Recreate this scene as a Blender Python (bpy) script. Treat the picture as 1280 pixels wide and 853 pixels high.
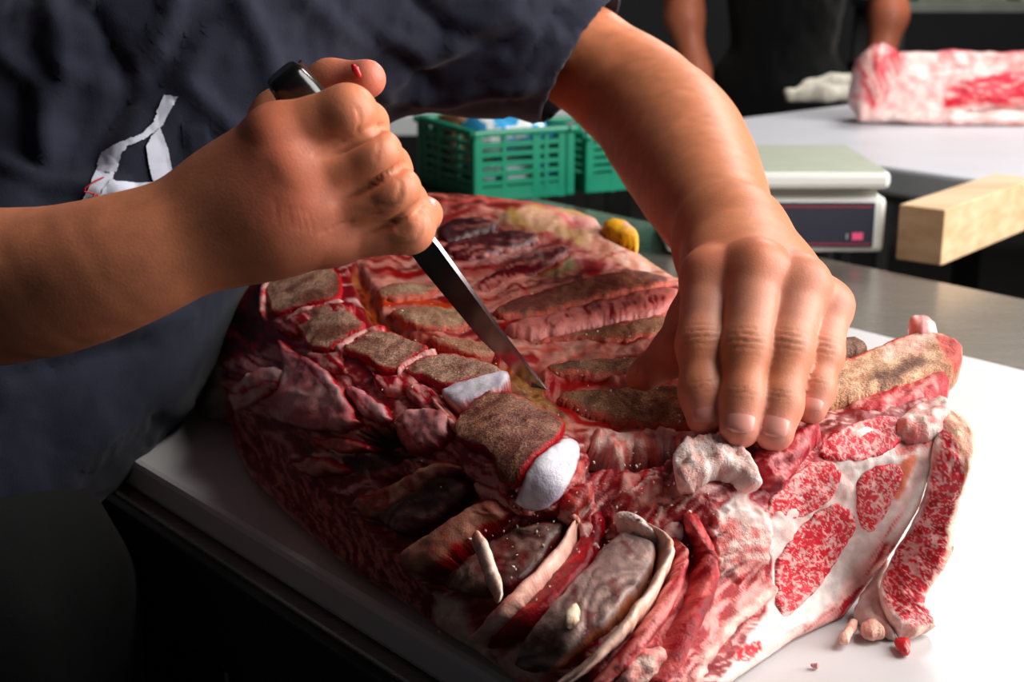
import bpy, math, random
import numpy as np
from mathutils import Vector, Matrix
from mathutils.bvhtree import BVHTree

for o in list(bpy.data.objects):
    bpy.data.objects.remove(o, do_unlink=True)
SC = bpy.context.scene
COL = SC.collection
random.seed(4)

# ------------------------------------------------------------------ camera, world, light, exposure
F = 1780.0                       # focal length in pixels of the 1280 x 853 frame
HC = 0.32                        # camera height above the cutting board (board top is z = 0)
PITCH = math.atan((426.5 + 80.0) / F)
cp, sp = math.cos(PITCH), math.sin(PITCH)
cam_d = bpy.data.cameras.new('camera')
cam = bpy.data.objects.new('camera', cam_d)
COL.objects.link(cam)
cam.location = (0, 0, HC)
cam.rotation_euler = (math.pi / 2 - PITCH, 0, 0)
cam_d.sensor_width = 36.0
cam_d.lens = F / 1280.0 * 36.0
cam_d.clip_start = 0.02
cam_d.dof.use_dof = True
cam_d.dof.focus_distance = 0.70
cam_d.dof.aperture_fstop = 13.0
SC.camera = cam

w = bpy.data.worlds.new('world')
SC.world = w
w.use_nodes = True
w.node_tree.nodes['Background'].inputs[0].default_value = (0.75, 0.85, 1.0, 1)
w.node_tree.nodes['Background'].inputs[1].default_value = 0.028

def area(name, loc, target, sx, sy, power, col):
    d = bpy.data.lights.new(name, 'AREA')
    d.shape = 'RECTANGLE'; d.size = sx; d.size_y = sy; d.energy = power; d.color = col
    o = bpy.data.objects.new(name, d)
    COL.objects.link(o)
    o.location = loc
    o.rotation_euler = (Vector(target) - Vector(loc)).to_track_quat('-Z', 'Y').to_euler()
    return o
area('window_daylight', (2.05, 0.70, 1.05), (0.1, 0.9, 0.05), 1.8, 1.6, 88, (1.0, 0.97, 0.93))
area('top_fill_light', (1.1, 0.6, 1.6), (0.1, 0.9, 0.0), 0.7, 0.5, 17, (1.0, 0.96, 0.9))  # unseen fill added overhead to lift the joint and the fist
area('rear_fill_light', (1.5, 3.6, 1.95), (1.1, 3.3, 0.0), 1.0, 0.5, 45, (1.0, 0.97, 0.93))  # unseen fill added to brighten the rack, far board and background person

SC.view_settings.view_transform = 'Standard'
SC.view_settings.look = 'None'
SC.view_settings.gamma = 1.0
SC.view_settings.use_curve_mapping = False
SC.view_settings.exposure = 0.1

# ------------------------------------------------------------------ helpers: points of the place
def rays(px, py):
    px = np.asarray(px, float); py = np.asarray(py, float)
    a = (px - 640.0) / F; b = (426.5 - py) / F
    return np.stack([a, cp + b * sp, -sp + b * cp], -1)
def at_d(px, py, d):
    return rays(px, py) * np.asarray(d, float)[..., None] + np.array([0, 0, HC])
def at_z(px, py, z):
    r = rays(px, py)
    t = (np.asarray(z, float) - HC) / r[..., 2]
    return r * t[..., None] + np.array([0, 0, HC])
def depth_of(px, py, z):
    return (np.asarray(z, float) - HC) / rays(px, py)[..., 2]
def V(px, py, z):
    return Vector(at_z(px, py, z))
def VD(px, py, d):
    return Vector(at_d(px, py, d))
def project(P):
    q = P - np.array([0, 0, HC])
    d = q[:, 1] * cp - q[:, 2] * sp
    u = q[:, 1] * sp + q[:, 2] * cp
    return 640 + F * q[:, 0] / d, 426.5 - F * u / d, d

def lin(c):
    c = np.asarray(c, float) / 255.0
    return np.where(c <= 0.04045, c / 12.92, ((c + 0.055) / 1.055) ** 2.4)

# ------------------------------------------------------------------ helpers: objects
def tag(o, label=None, cat=None, group=None, kind=None):
    if label: o['label'] = label
    if cat: o['category'] = cat
    if group: o['group'] = group
    if kind: o['kind'] = kind
    return o
def empty(name, loc, label=None, cat=None, group=None, rz=0):
    o = bpy.data.objects.new(name, None)
    COL.objects.link(o)
    o.location = loc; o.rotation_euler = (0, 0, rz)
    o.empty_display_size = 0.02
    return tag(o, label, cat, group)
def mesh_obj(name, verts, faces, mat, parent=None, smooth=True, cols=None, par=None):
    me = bpy.data.meshes.new(name)
    verts = np.asarray(verts, float)
    if isinstance(faces, np.ndarray):
        faces = faces.tolist()
    me.from_pydata(verts.tolist(), [], faces)
    if smooth:
        me.polygons.foreach_set('use_smooth', [True] * len(me.polygons))
    if cols is not None:
        a = me.color_attributes.new('Col', 'FLOAT_COLOR', 'POINT')
        c = np.ones((len(verts), 4), np.float32); c[:, :3] = cols
        a.data.foreach_set('color', c.ravel())
    if par is not None:
        a = me.color_attributes.new('Par', 'FLOAT_COLOR', 'POINT')
        c = np.ones((len(verts), 4), np.float32); c[:, :3] = par
        a.data.foreach_set('color', c.ravel())
    me.update()
    o = bpy.data.objects.new(name, me)
    COL.objects.link(o)
    if mat: me.materials.append(mat)
    if parent is not None:
        o.parent = parent
        o.matrix_parent_inverse = parent.matrix_basis.inverted()
    return o
def box_geo(c, sx, sy, sz, ax=None, ay=None, az=None):
    """centre, sizes and three axes -> verts, faces"""
    ax = Vector(ax or (1, 0, 0)); ay = Vector(ay or (0, 1, 0)); az = Vector(az or (0, 0, 1))
    c = Vector(c); vs = []
    for i in (-.5, .5):
        for j in (-.5, .5):
            for k in (-.5, .5):
                vs.append(c + ax * (i * sx) + ay * (j * sy) + az * (k * sz))
    fs = [(0, 1, 3, 2), (4, 6, 7, 5), (0, 4, 5, 1), (2, 3, 7, 6), (0, 2, 6, 4), (1, 5, 7, 3)]
    return vs, fs
def bevel(o, wd, seg=2):
    m = o.modifiers.new('bevel', 'BEVEL'); m.width = wd; m.segments = seg; m.limit_method = 'ANGLE'
    return o
def box(name, c, sx, sy, sz, mat, parent=None, bev=0.0, ax=None, ay=None, az=None):
    v, f = box_geo(c, sx, sy, sz, ax, ay, az)
    o = mesh_obj(name, v, f, mat, parent, smooth=False)
    if bev: bevel(o, bev)
    return o
def prism(name, pts, z0, z1, mat, parent=None, bev=0.0):
    """pts: list of xy (any winding)"""
    n = len(pts)
    ar = sum(pts[i][0] * pts[(i + 1) % n][1] - pts[(i + 1) % n][0] * pts[i][1] for i in range(n))
    if ar < 0: pts = pts[::-1]
    v = [(p[0], p[1], z0) for p in pts] + [(p[0], p[1], z1) for p in pts]
    f = [tuple(range(n))[::-1], tuple(range(n, 2 * n))]
    f += [(i, (i + 1) % n, n + (i + 1) % n, n + i) for i in range(n)]
    o = mesh_obj(name, v, f, mat, parent, smooth=False)
    if bev: bevel(o, bev)
    return o

# ------------------------------------------------------------------ helpers: noise
def _hash(ix, iy, s):
    h = (ix.astype(np.int64) * 374761393 + iy.astype(np.int64) * 668265263 + s * 982451653) & 0xffffffff
    h = ((h ^ (h >> 13)) * 1274126177) & 0xffffffff
    h = (h ^ (h >> 16)) & 0xffffffff
    return h / 4294967295.0
def vnoise(x, y, s=0):
    ix = np.floor(x); iy = np.floor(y)
    fx = x - ix; fy = y - iy
    fx = fx * fx * (3 - 2 * fx); fy = fy * fy * (3 - 2 * fy)
    a = _hash(ix, iy, s); b = _hash(ix + 1, iy, s); c = _hash(ix, iy + 1, s); d = _hash(ix + 1, iy + 1, s)
    return (a + (b - a) * fx) * (1 - fy) + (c + (d - c) * fx) * fy
def fbm(x, y, s=0, o=3):
    t = 0; a = 0.5; n = 0
    for i in range(o):
        t = t + a * vnoise(x, y, s + i * 17); n += a
        x = x * 2.03 + 11.3; y = y * 2.03 + 5.7; a *= 0.5
    return t / n
def aniso(px, py, ang, la, lb, s=0, o=3):
    """noise stretched along ang (deg): la long, lb short, in frame units"""
    c, q = math.cos(math.radians(ang)), math.sin(math.radians(ang))
    wx = (fbm(px / 40, py / 40, s + 91, 2) - .5) * lb * 6
    u = px * c + py * q; v = -px * q + py * c + wx
    return fbm(u / la, v / lb, s, o)
def sstep(a, b, x):
    t = np.clip((x - a) / (b - a), 0, 1)
    return t * t * (3 - 2 * t)
def seg_dist(px, py, pts, closed):
    n = len(pts); best = np.full(px.shape, 1e9)
    for i in range(n if closed else n - 1):
        ax, ay = pts[i][:2]; bx, by = pts[(i + 1) % n][:2]
        dx, dy = bx - ax, by - ay
        L = dx * dx + dy * dy + 1e-9
        t = np.clip(((px - ax) * dx + (py - ay) * dy) / L, 0, 1)
        best = np.minimum(best, (px - ax - t * dx) ** 2 + (py - ay - t * dy) ** 2)
    return np.sqrt(best)
def in_poly(px, py, pts):
    n = len(pts); ins = np.zeros(px.shape, bool)
    for i in range(n):
        ax, ay = pts[i][:2]; bx, by = pts[(i + 1) % n][:2]
        if ay == by: continue
        c = ((ay > py) != (by > py)) & (px < (bx - ax) * (py - ay) / (by - ay) + ax)
        ins ^= c
    return ins
def poly_sd(px, py, pts):
    d = seg_dist(px, py, pts, True)
    return np.where(in_poly(px, py, pts), d, -d)
def smooth_poly(pts, it=1):
    for _ in range(it):
        q = []
        for i in range(len(pts)):
            a = np.array(pts[i], float); b = np.array(pts[(i + 1) % len(pts)], float)
            q += [tuple(a * .75 + b * .25), tuple(a * .25 + b * .75)]
        pts = q
    return pts

def ragged(pts, amp, seed, step=4.0):
    q = []
    for i in range(len(pts)):
        a = np.array(pts[i][:2], float); b = np.array(pts[(i + 1) % len(pts)][:2], float)
        n = max(1, int(np.linalg.norm(b - a) / step))
        for k in range(n): q.append(a + (b - a) * k / n)
    q = np.array(q)
    dx = fbm(q[:, 0] / 9, q[:, 1] / 9, seed, 3) - .5; dy = fbm(q[:, 0] / 9, q[:, 1] / 9, seed + 7, 3) - .5
    q[:, 0] += dx * amp * 3; q[:, 1] += dy * amp * 3
    return [tuple(p) for p in q]

# ------------------------------------------------------------------ helpers: implicit surfaces (bodies, cloth)
def cone_sdf(P, a, b, r1, r2):
    ba = b - a; l2 = float(ba @ ba)
    if l2 < 1e-10:
        return np.sqrt(((P - a) ** 2).sum(-1)) - max(r1, r2)
    rr = r1 - r2; a2 = l2 - rr * rr
    if a2 <= 1e-9:
        c, r = (a, r1) if r1 > r2 else (b, r2)
        return np.sqrt(((P - c) ** 2).sum(-1)) - r
    il2 = 1.0 / l2
    pa = P - a
    y = pa @ ba
    z = y - l2
    x2 = ((pa * l2 - y[..., None] * ba) ** 2).sum(-1)
    y2 = y * y * l2; z2 = z * z * l2
    k = np.sign(rr) * rr * rr * x2
    d = (np.sqrt(np.maximum(x2 * a2 * il2, 0)) + y * rr) * il2 - r1
    d = np.where(np.sign(z) * a2 * z2 > k, np.sqrt(x2 + z2) * il2 - r2, d)
    d = np.where(np.sign(y) * a2 * y2 < k, np.sqrt(x2 + y2) * il2 - r1, d)
    return d
def smin(a, b, k):
    h = np.maximum(k - np.abs(a - b), 0.0) / k
    return np.minimum(a, b) - h * h * k * 0.25
def spl(nodes, m=4):
    a = np.array(nodes, float); n = len(a); out = []
    for i in range(n - 1):
        p0, p1, p2, p3 = a[max(i - 1, 0)], a[i], a[i + 1], a[min(i + 2, n - 1)]
        for k in range(m):
            t = k / m
            out.append(.5 * (2 * p1 + (p2 - p0) * t + (2 * p0 - 5 * p1 + 4 * p2 - p3) * t * t + (3 * p1 - p0 - 3 * p2 + p3) * t ** 3))
    out.append(a[-1])
    return [tuple(x) for x in out]
class Implicit:
    """list of (nodes chain, k inside, k outside, root or None)"""
    def __init__(self): self.chains = []
    def chain(self, nodes, k=0.008, ko=0.008, root=None, kroot=0.0):
        """nodes in (px, py, depth, radius in frame units)"""
        q = []
        for (x, y, d, r) in nodes:
            q.append((at_d(x, y, d), r * d / F))
        self.chains.append((q, k, ko, None if root is None else at_d(*root), kroot))
        return q
    def wchain(self, nodes, k=0.008, ko=0.008):
        self.chains.append(([(np.array(p, float), r) for p, r in nodes], k, ko, None, 0))
    def bounds(self, pad):
        pts = np.array([n[0] for c in self.chains for n in c[0]]); rr = np.array([n[1] for c in self.chains for n in c[0]])
        return (pts - rr[:, None]).min(0) - pad, (pts + rr[:, None]).max(0) + pad
    def chain_val(self, P, c):
        q, k, ko, root, kr = c
        f = None
        if len(q) == 1:
            return np.sqrt(((P - q[0][0]) ** 2).sum(-1)) - q[0][1]
        for i in range(len(q) - 1):
            d = cone_sdf(P, q[i][0], q[i + 1][0], q[i][1], q[i + 1][1])
            f = d if f is None else smin(f, d, k)
        return f
    def kfield(self, P, c):
        q, k, ko, root, kr = c
        if root is None: return ko
        return ko + kr * np.exp(-((P - root) ** 2).sum(-1) / 0.018 ** 2)
    def __call__(self, P):
        f = np.full(P.shape[:-1], 1.0)
        for c in self.chains:
            f = smin(f, self.chain_val(P, c), self.kfield(P, c))
        return f
    def mesh(self, h, proj=2, lo=None, hi=None):
        l, u = self.bounds(3 * h + .010)
        if lo is not None: l = np.maximum(l, lo)
        if hi is not None: u = np.minimum(u, hi)
        n = np.ceil((u - l) / h).astype(int) + 1
        f = np.full(tuple(n), 1.0, np.float32)
        for c in self.chains:
            q = c[0]
            for i in range(1):
                pts = np.array([x[0] for x in q]); rr = np.array([x[1] for x in q])
                pad = 0.014 + c[1] + 2 * h
                a = np.maximum(np.floor(((pts - rr[:, None]).min(0) - pad - l) / h).astype(int), 0)
                b = np.minimum(np.ceil(((pts + rr[:, None]).max(0) + pad - l) / h).astype(int) + 1, n)
                if (b <= a).any(): continue
                g = np.stack(np.meshgrid(*[l[t] + h * np.arange(a[t], b[t]) for t in range(3)], indexing='ij'), -1)
                s = (slice(a[0], b[0]), slice(a[1], b[1]), slice(a[2], b[2]))
                f[s] = smin(f[s], self.chain_val(g, c), self.kfield(g, c))
        v, q = surface_nets(f, l, h)
        for _ in range(proj):
            e = h * 0.3
            d0 = self(v)
            gr = np.stack([self(v + np.eye(3)[t] * e) - self(v - np.eye(3)[t] * e) for t in range(3)], -1) / (2 * e)
            gl = np.maximum((gr ** 2).sum(-1), 0.05)
            st = np.clip(d0 / gl, -h, h)
            v = v - gr * st[:, None]
        e = 0.0012
        gr = np.stack([self(v + np.eye(3)[t] * e) - self(v - np.eye(3)[t] * e) for t in range(3)], -1)
        nrm = gr / np.maximum(np.linalg.norm(gr, axis=1, keepdims=True), 1e-9)
        return v, q, nrm
def surface_nets(f, lo, h):
    ins = f < 0
    nx, ny, nz = f.shape
    cnt = np.zeros((nx - 1, ny - 1, nz - 1), np.int8)
    offs = [(i, j, k) for i in (0, 1) for j in (0, 1) for k in (0, 1)]
    for (i, j, k) in offs:
        cnt += ins[i:nx - 1 + i, j:ny - 1 + j, k:nz - 1 + k]
    act = np.argwhere((cnt > 0) & (cnt < 8))
    idx = np.full((nx - 1, ny - 1, nz - 1), -1, np.int32)
    idx[act[:, 0], act[:, 1], act[:, 2]] = np.arange(len(act))
    vals = {o: f[act[:, 0] + o[0], act[:, 1] + o[1], act[:, 2] + o[2]].astype(float) for o in offs}
    acc = np.zeros((len(act), 3)); num = np.zeros(len(act))
    for a in offs:
        for ax in range(3):
            if a[ax]: continue
            b = list(a); b[ax] = 1; b = tuple(b)
            va, vb = vals[a], vals[b]
            m = (va < 0) != (vb < 0)
            t = np.where(m, va / np.where(np.abs(va - vb) < 1e-12, 1, va - vb), 0)
            p = np.array(a, float)[None] + 0 * acc
            p[:, ax] += t
            acc += p * m[:, None]; num += m
    v = (act + acc / num[:, None]) * h + lo
    quads = []
    for ax in range(3):
        o1, o2 = [(1, 2), (2, 0), (0, 1)][ax]
        s0 = [slice(None)] * 3; s1 = [slice(None)] * 3
        s0[ax] = slice(0, -1); s1[ax] = slice(1, None)
        A = ins[tuple(s0)]; B = ins[tuple(s1)]
        e = np.argwhere(A != B)
        e = e[(e[:, o1] > 0) & (e[:, o2] > 0) & (e[:, o1] < f.shape[o1] - 1) & (e[:, o2] < f.shape[o2] - 1)]
        sgn = A[e[:, 0], e[:, 1], e[:, 2]]
        c = []
        for (d1, d2) in ((1, 1), (0, 1), (0, 0), (1, 0)):
            t = e.copy(); t[:, o1] -= d1; t[:, o2] -= d2
            c.append(idx[t[:, 0], t[:, 1], t[:, 2]])
        q = np.stack(c, 1)
        q[~sgn] = q[~sgn][:, ::-1]
        quads.append(q)
    q = np.concatenate(quads)
    return v, q[(q >= 0).all(1)]

def relax(v, q, wgt, it):
    e = np.concatenate([q[:, [i, (i + 1) % 4]] for i in range(4)]); e = np.concatenate([e, e[:, ::-1]])
    n = len(v); deg = np.maximum(np.bincount(e[:, 0], minlength=n), 1)
    for _ in range(it):
        m = np.stack([np.bincount(e[:, 0], v[e[:, 1], k], n) for k in range(3)], 1) / deg[:, None]
        v = v + (m - v) * wgt[:, None] * .9
    return v

# ------------------------------------------------------------------ materials
def new_mat(name):
    m = bpy.data.materials.new(name); m.use_nodes = True
    nt = m.node_tree
    return m, nt, nt.nodes['Principled BSDF']
def bump_noise(nt, bs, scale, strength, dist=0.001, detail=3, second=None):
    tc = nt.nodes.new('ShaderNodeTexCoord')
    n = nt.nodes.new('ShaderNodeTexNoise'); n.inputs['Scale'].default_value = scale; n.inputs['Detail'].default_value = detail
    nt.links.new(tc.outputs['Object'], n.inputs['Vector'])
    b = nt.nodes.new('ShaderNodeBump'); b.inputs['Strength'].default_value = strength; b.inputs['Distance'].default_value = dist
    nt.links.new(n.outputs['Fac'], b.inputs['Height'])
    nt.links.new(b.outputs['Normal'], bs.inputs['Normal'])
    return n, tc, b
def simple(name, c, rough=0.5, metal=0.0, spec=0.5, bump=None, var=0.0, vscale=30.0):
    m, nt, bs = new_mat(name)
    l = lin(c)
    bs.inputs['Base Color'].default_value = (*l, 1)
    bs.inputs['Roughness'].default_value = rough
    bs.inputs['Metallic'].default_value = metal
    bs.inputs['Specular IOR Level'].default_value = spec
    if bump: bump_noise(nt, bs, *bump)
    if var:
        tc = nt.nodes.new('ShaderNodeTexCoord'); n = nt.nodes.new('ShaderNodeTexNoise')
        n.inputs['Scale'].default_value = vscale; n.inputs['Detail'].default_value = 4
        nt.links.new(tc.outputs['Object'], n.inputs['Vector'])
        r = nt.nodes.new('ShaderNodeValToRGB')
        r.color_ramp.elements[0].position = 0.3; r.color_ramp.elements[1].position = 0.7
        r.color_ramp.elements[0].color = (*(l * (1 - var)), 1); r.color_ramp.elements[1].color = (*np.minimum(l * (1 + var), 1), 1)
        nt.links.new(n.outputs['Fac'], r.inputs['Fac']); nt.links.new(r.outputs['Color'], bs.inputs['Base Color'])
    return m
def mk_meat():
    """wet raw meat, fat and bone: colour from Col; Par = (grain of sawn bone, roughness, relief)"""
    m, nt, bs = new_mat('raw_meat')
    N = nt.nodes.new; L = nt.links.new
    ca = N('ShaderNodeVertexColor'); ca.layer_name = 'Col'
    pa = N('ShaderNodeVertexColor'); pa.layer_name = 'Par'
    sep = N('ShaderNodeSeparateColor'); L(pa.outputs['Color'], sep.inputs['Color'])
    tc = N('ShaderNodeTexCoord')
    n1 = N('ShaderNodeTexNoise'); n1.inputs['Scale'].default_value = 900; n1.inputs['Detail'].default_value = 3; n1.inputs['Roughness'].default_value = .7
    n2 = N('ShaderNodeTexNoise'); n2.inputs['Scale'].default_value = 170; n2.inputs['Detail'].default_value = 4
    L(tc.outputs['Object'], n1.inputs['Vector']); L(tc.outputs['Object'], n2.inputs['Vector'])
    # grain: sawn-bone speckle
    r1 = N('ShaderNodeValToRGB')
    e = r1.color_ramp.elements
    e[0].position = .36; e[0].color = (.18, .10, .08, 1); e[1].position = .62; e[1].color = (1.9, 1.75, 1.5, 1)
    k = e.new(.5); k.color = (.85, .8, .75, 1)
    L(n1.outputs['Fac'], r1.inputs['Fac'])
    mx = N('ShaderNodeMix'); mx.data_type = 'RGBA'; mx.blend_type = 'MULTIPLY'
    L(sep.outputs['Red'], mx.inputs['Factor']); L(ca.outputs['Color'], mx.inputs['A']); L(r1.outputs['Color'], mx.inputs['B'])
    r2 = N('ShaderNodeMapRange'); r2.inputs['From Min'].default_value = .3; r2.inputs['From Max'].default_value = .7
    r2.inputs['To Min'].default_value = .8; r2.inputs['To Max'].default_value = 1.15
    L(n2.outputs['Fac'], r2.inputs['Value'])
    m2 = N('ShaderNodeVectorMath'); m2.operation = 'SCALE'
    L(mx.outputs['Result'], m2.inputs[0]); L(r2.outputs['Result'], m2.inputs['Scale'])
    hs = N('ShaderNodeHueSaturation'); hs.inputs['Saturation'].default_value = 1.16
    L(m2.outputs['Vector'], hs.inputs['Color']); L(hs.outputs['Color'], bs.inputs['Base Color'])
    L(sep.outputs['Green'], bs.inputs['Roughness'])
    ad = N('ShaderNodeMath'); ad.operation = 'MULTIPLY_ADD'; ad.inputs[1].default_value = 2.0
    L(n2.outputs['Fac'], ad.inputs[0]); L(n1.outputs['Fac'], ad.inputs[2])
    b = N('ShaderNodeBump'); b.inputs['Distance'].default_value = .0012
    L(sep.outputs['Blue'], b.inputs['Strength'])
    L(ad.outputs['Value'], b.inputs['Height']); L(b.outputs['Normal'], bs.inputs['Normal'])
    bs.inputs['Subsurface Weight'].default_value = .12
    bs.inputs['Subsurface Radius'].default_value = (1, .35, .25)
    bs.inputs['Subsurface Scale'].default_value = .003
    bs.inputs['Specular IOR Level'].default_value = .45
    return m
MEAT = mk_meat()
def mk_skin():
    m, nt, bs = new_mat('skin')
    N = nt.nodes.new; L = nt.links.new
    ca = N('ShaderNodeVertexColor'); ca.layer_name = 'Col'
    n, tc, b = bump_noise(nt, bs, 800, .3, .0005, 5)
    n.inputs['Roughness'].default_value = .62
    n2 = N('ShaderNodeTexNoise'); n2.inputs['Scale'].default_value = 110; n2.inputs['Detail'].default_value = 5
    L(tc.outputs['Object'], n2.inputs['Vector'])
    r = N('ShaderNodeMapRange'); r.inputs['From Min'].default_value = .3; r.inputs['From Max'].default_value = .7
    r.inputs['To Min'].default_value = .9; r.inputs['To Max'].default_value = 1.08
    L(n2.outputs['Fac'], r.inputs['Value'])
    m2 = N('ShaderNodeVectorMath'); m2.operation = 'SCALE'
    L(ca.outputs['Color'], m2.inputs[0]); L(r.outputs['Result'], m2.inputs['Scale'])
    L(m2.outputs['Vector'], bs.inputs['Base Color'])
    bs.inputs['Roughness'].default_value = .46
    bs.inputs['Specular IOR Level'].default_value = .42
    bs.inputs['Subsurface Weight'].default_value = .1
    bs.inputs['Subsurface Radius'].default_value = (1, .35, .2)
    bs.inputs['Subsurface Scale'].default_value = .004
    return m
SKIN = mk_skin()
def mk_steel(name, c, rough, brushed=True, metal=1.0):
    m, nt, bs = new_mat(name)
    N = nt.nodes.new; L = nt.links.new
    bs.inputs['Metallic'].default_value = metal
    bs.inputs['Base Color'].default_value = (*lin(c), 1)
    tc = N('ShaderNodeTexCoord'); mp = N('ShaderNodeMapping'); mp.inputs['Scale'].default_value = (6, 300, 6)
    n = N('ShaderNodeTexNoise'); n.inputs['Scale'].default_value = 3; n.inputs['Detail'].default_value = 4
    L(tc.outputs['Object'], mp.inputs['Vector']); L(mp.outputs['Vector'], n.inputs['Vector'])
    r = N('ShaderNodeMapRange'); r.inputs['To Min'].default_value = rough * .75; r.inputs['To Max'].default_value = rough * 1.25
    L(n.outputs['Fac'], r.inputs['Value']); L(r.outputs['Result'], bs.inputs['Roughness'])
    return m
STEEL = mk_steel('brushed_steel', (150, 142, 132), .26, metal=.72)
BLADE = mk_steel('blade_steel', (170, 170, 174), .2)
BOARD = simple('white_polyethylene', (204, 203, 205), .38, bump=(350, .12, .0006, 4), var=.04, vscale=14)
BOARDFAR = simple('greyish_polyethylene', (205, 206, 214), .4, var=.04, vscale=8)
BLACKM = simple('black_enamel', (16, 16, 17), .55, var=.3)
GREEN = simple('green_plastic', (8, 128, 98), .35, var=.08)
def mk_wood():
    m, nt, bs = new_mat('pale_pine')
    N = nt.nodes.new; L = nt.links.new
    tc = N('ShaderNodeTexCoord'); mp = N('ShaderNodeMapping'); mp.inputs['Scale'].default_value = (2, 26, 40)
    mp.inputs['Rotation'].default_value = (0, 0, math.radians(-38))
    n = N('ShaderNodeTexNoise'); n.inputs['Scale'].default_value = 1.6; n.inputs['Detail'].default_value = 5; n.inputs['Distortion'].default_value = .2
    L(tc.outputs['Object'], mp.inputs['Vector']); L(mp.outputs['Vector'], n.inputs['Vector'])
    r = N('ShaderNodeValToRGB'); e = r.color_ramp.elements
    e[0].position = .35; e[0].color = (*lin((208, 170, 128)), 1); e[1].position = .65; e[1].color = (*lin((228, 196, 158)), 1)
    L(n.outputs['Fac'], r.inputs['Fac']); L(r.outputs['Color'], bs.inputs['Base Color'])
    bs.inputs['Roughness'].default_value = .6
    return m
WOOD = mk_wood()
def mk_cloth(name, c, wscale=900, strength=.25, var=.15):
    m, nt, bs = new_mat(name)
    N = nt.nodes.new; L = nt.links.new
    l = lin(c)
    n, tc, b = bump_noise(nt, bs, wscale, strength, .0008, 2)
    n2 = N('ShaderNodeTexNoise'); n2.inputs['Scale'].default_value = 25; n2.inputs['Detail'].default_value = 6
    L(tc.outputs['Object'], n2.inputs['Vector'])
    r = N('ShaderNodeValToRGB'); e = r.color_ramp.elements
    e[0].position = .3; e[1].position = .7
    e[0].color = (*(l * (1 - var)), 1); e[1].color = (*(l * (1 + var)), 1)
    L(n2.outputs['Fac'], r.inputs['Fac']); L(r.outputs['Color'], bs.inputs['Base Color'])
    bs.inputs['Roughness'].default_value = .85
    bs.inputs['Specular IOR Level'].default_value = .2
    bs.inputs['Sheen Weight'].default_value = .1
    return m
NAVY = mk_cloth('navy_cotton', (30, 32, 48), var=.08)
BLACKC = mk_cloth('black_cotton', (5, 5, 6))
# ------------------------------------------------------------------ the setting
U = Vector((0.645, -0.764, 0)); W = Vector((0.764, 0.645, 0))      # along the counter, across it (away from the butcher)
FLOOR = -0.80
def uw(s, t, o=(-0.125, 0.73)):
    return (o[0] + U.x * s + W.x * t, o[1] + U.y * s + W.y * t)
DARKWALL = simple('dark_wall_paint', (42, 42, 44), .8, var=.1, vscale=4)
tag(prism('floor', [(-3, -1.5), (4.5, -1.5), (4.5, 6.2), (-3, 6.2)], FLOOR - .05, FLOOR, simple('dark_floor_tile', (60, 58, 55), .5, var=.15, vscale=6)), kind='structure')
tag(box('wall_back', (0.75, 6.25, 0.6), 7.5, .1, 2.8, DARKWALL), kind='structure')
tag(box('wall_left', (-3.05, 2.35, 0.6), .1, 7.7, 2.8, DARKWALL), kind='structure')

# steel work counter
ct = empty('steel_counter', (*uw(.3, .5), FLOOR), 'dark steel work counter with a black front under the white cutting board', 'counter')
BD = 0.022
prism('worktop', [uw(-1.75, -.022), uw(1.6, -.022), uw(1.6, .88), uw(-1.75, .88)], -BD - .03, -BD, STEEL, ct, .002)
prism('cabinet', [uw(-1.7, .02), uw(1.55, .02), uw(1.55, .85), uw(-1.7, .85)], FLOOR + .06, -BD - .031, BLACKM, ct)
prism('front_rail', [uw(-1.75, -.03), uw(1.6, -.03), uw(1.6, -.0225), uw(-1.75, -.0225)], -.085, -BD - .001, BLACKM, ct, .002)
pl = V(268, 690, -.25)
for s in (-.35, .03, .75):
    prism('door_panel', [uw(s - .355, .003), uw(s + .005, .003), uw(s + .005, .019), uw(s - .355, .019)], FLOOR + .08, -.1, BLACKM, ct, .002)
a, b = VD(269, 688, .83), VD(286, 870, .86)
v, f = box_geo((a + b) / 2, .0022, .0022, (a - b).length, None, None, (a - b).normalized())
mesh_obj('door_edge_strip', v, f, simple('worn_steel_edge', (120, 120, 120), .5, .6), ct, smooth=False)

# white cutting board under the joint
cb = prism('cutting_board', [uw(-.37, -.012), uw(1.2, -.012), uw(1.2, .60), uw(-.37, .60)], -BD + .0004, 0.0, BOARD, None, .004)
tag(cb, 'large white plastic cutting board under the big joint of ribs', 'cutting board')

# second table with its board
nb = Vector(at_z(1105, 208, .02)); e2 = (Vector(at_z(1280, 232, .02)) - nb).normalized(); n2 = Vector((-e2.y, e2.x, 0))
def t2(s, t): return (nb.x + e2.x * s + n2.x * t, nb.y + e2.y * s + n2.y * t)
tb = empty('back_table', (*t2(.3, .4), FLOOR), 'dark steel table behind the counter, under the far white board', 'table')
prism('tabletop', [t2(-.38, .1), t2(1.6, .1), t2(1.6, .80), t2(-.38, .80)], -.05, -.02, STEEL, tb, .002)
for s in (-.3, 1.5):
    for t in (.16, .74):
        x, y = t2(s, t); box('leg', (x, y, (FLOOR - .05) / 2), .04, .04, -.05 - FLOOR - .002, BLACKM, tb)
prism('shelf', [t2(-.34, .14), t2(1.56, .14), t2(1.56, .76), t2(-.34, .76)], -.45, -.43, BLACKM, tb)
fb = prism('far_cutting_board', [t2(-.475, 0), t2(1.65, 0), t2(1.65, .86), t2(-.475, .86)], -.0196, .02, BOARDFAR, None, .006)
tag(fb, 'thick white cutting board on the back table, under the pale slab of meat', 'cutting board')

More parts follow.
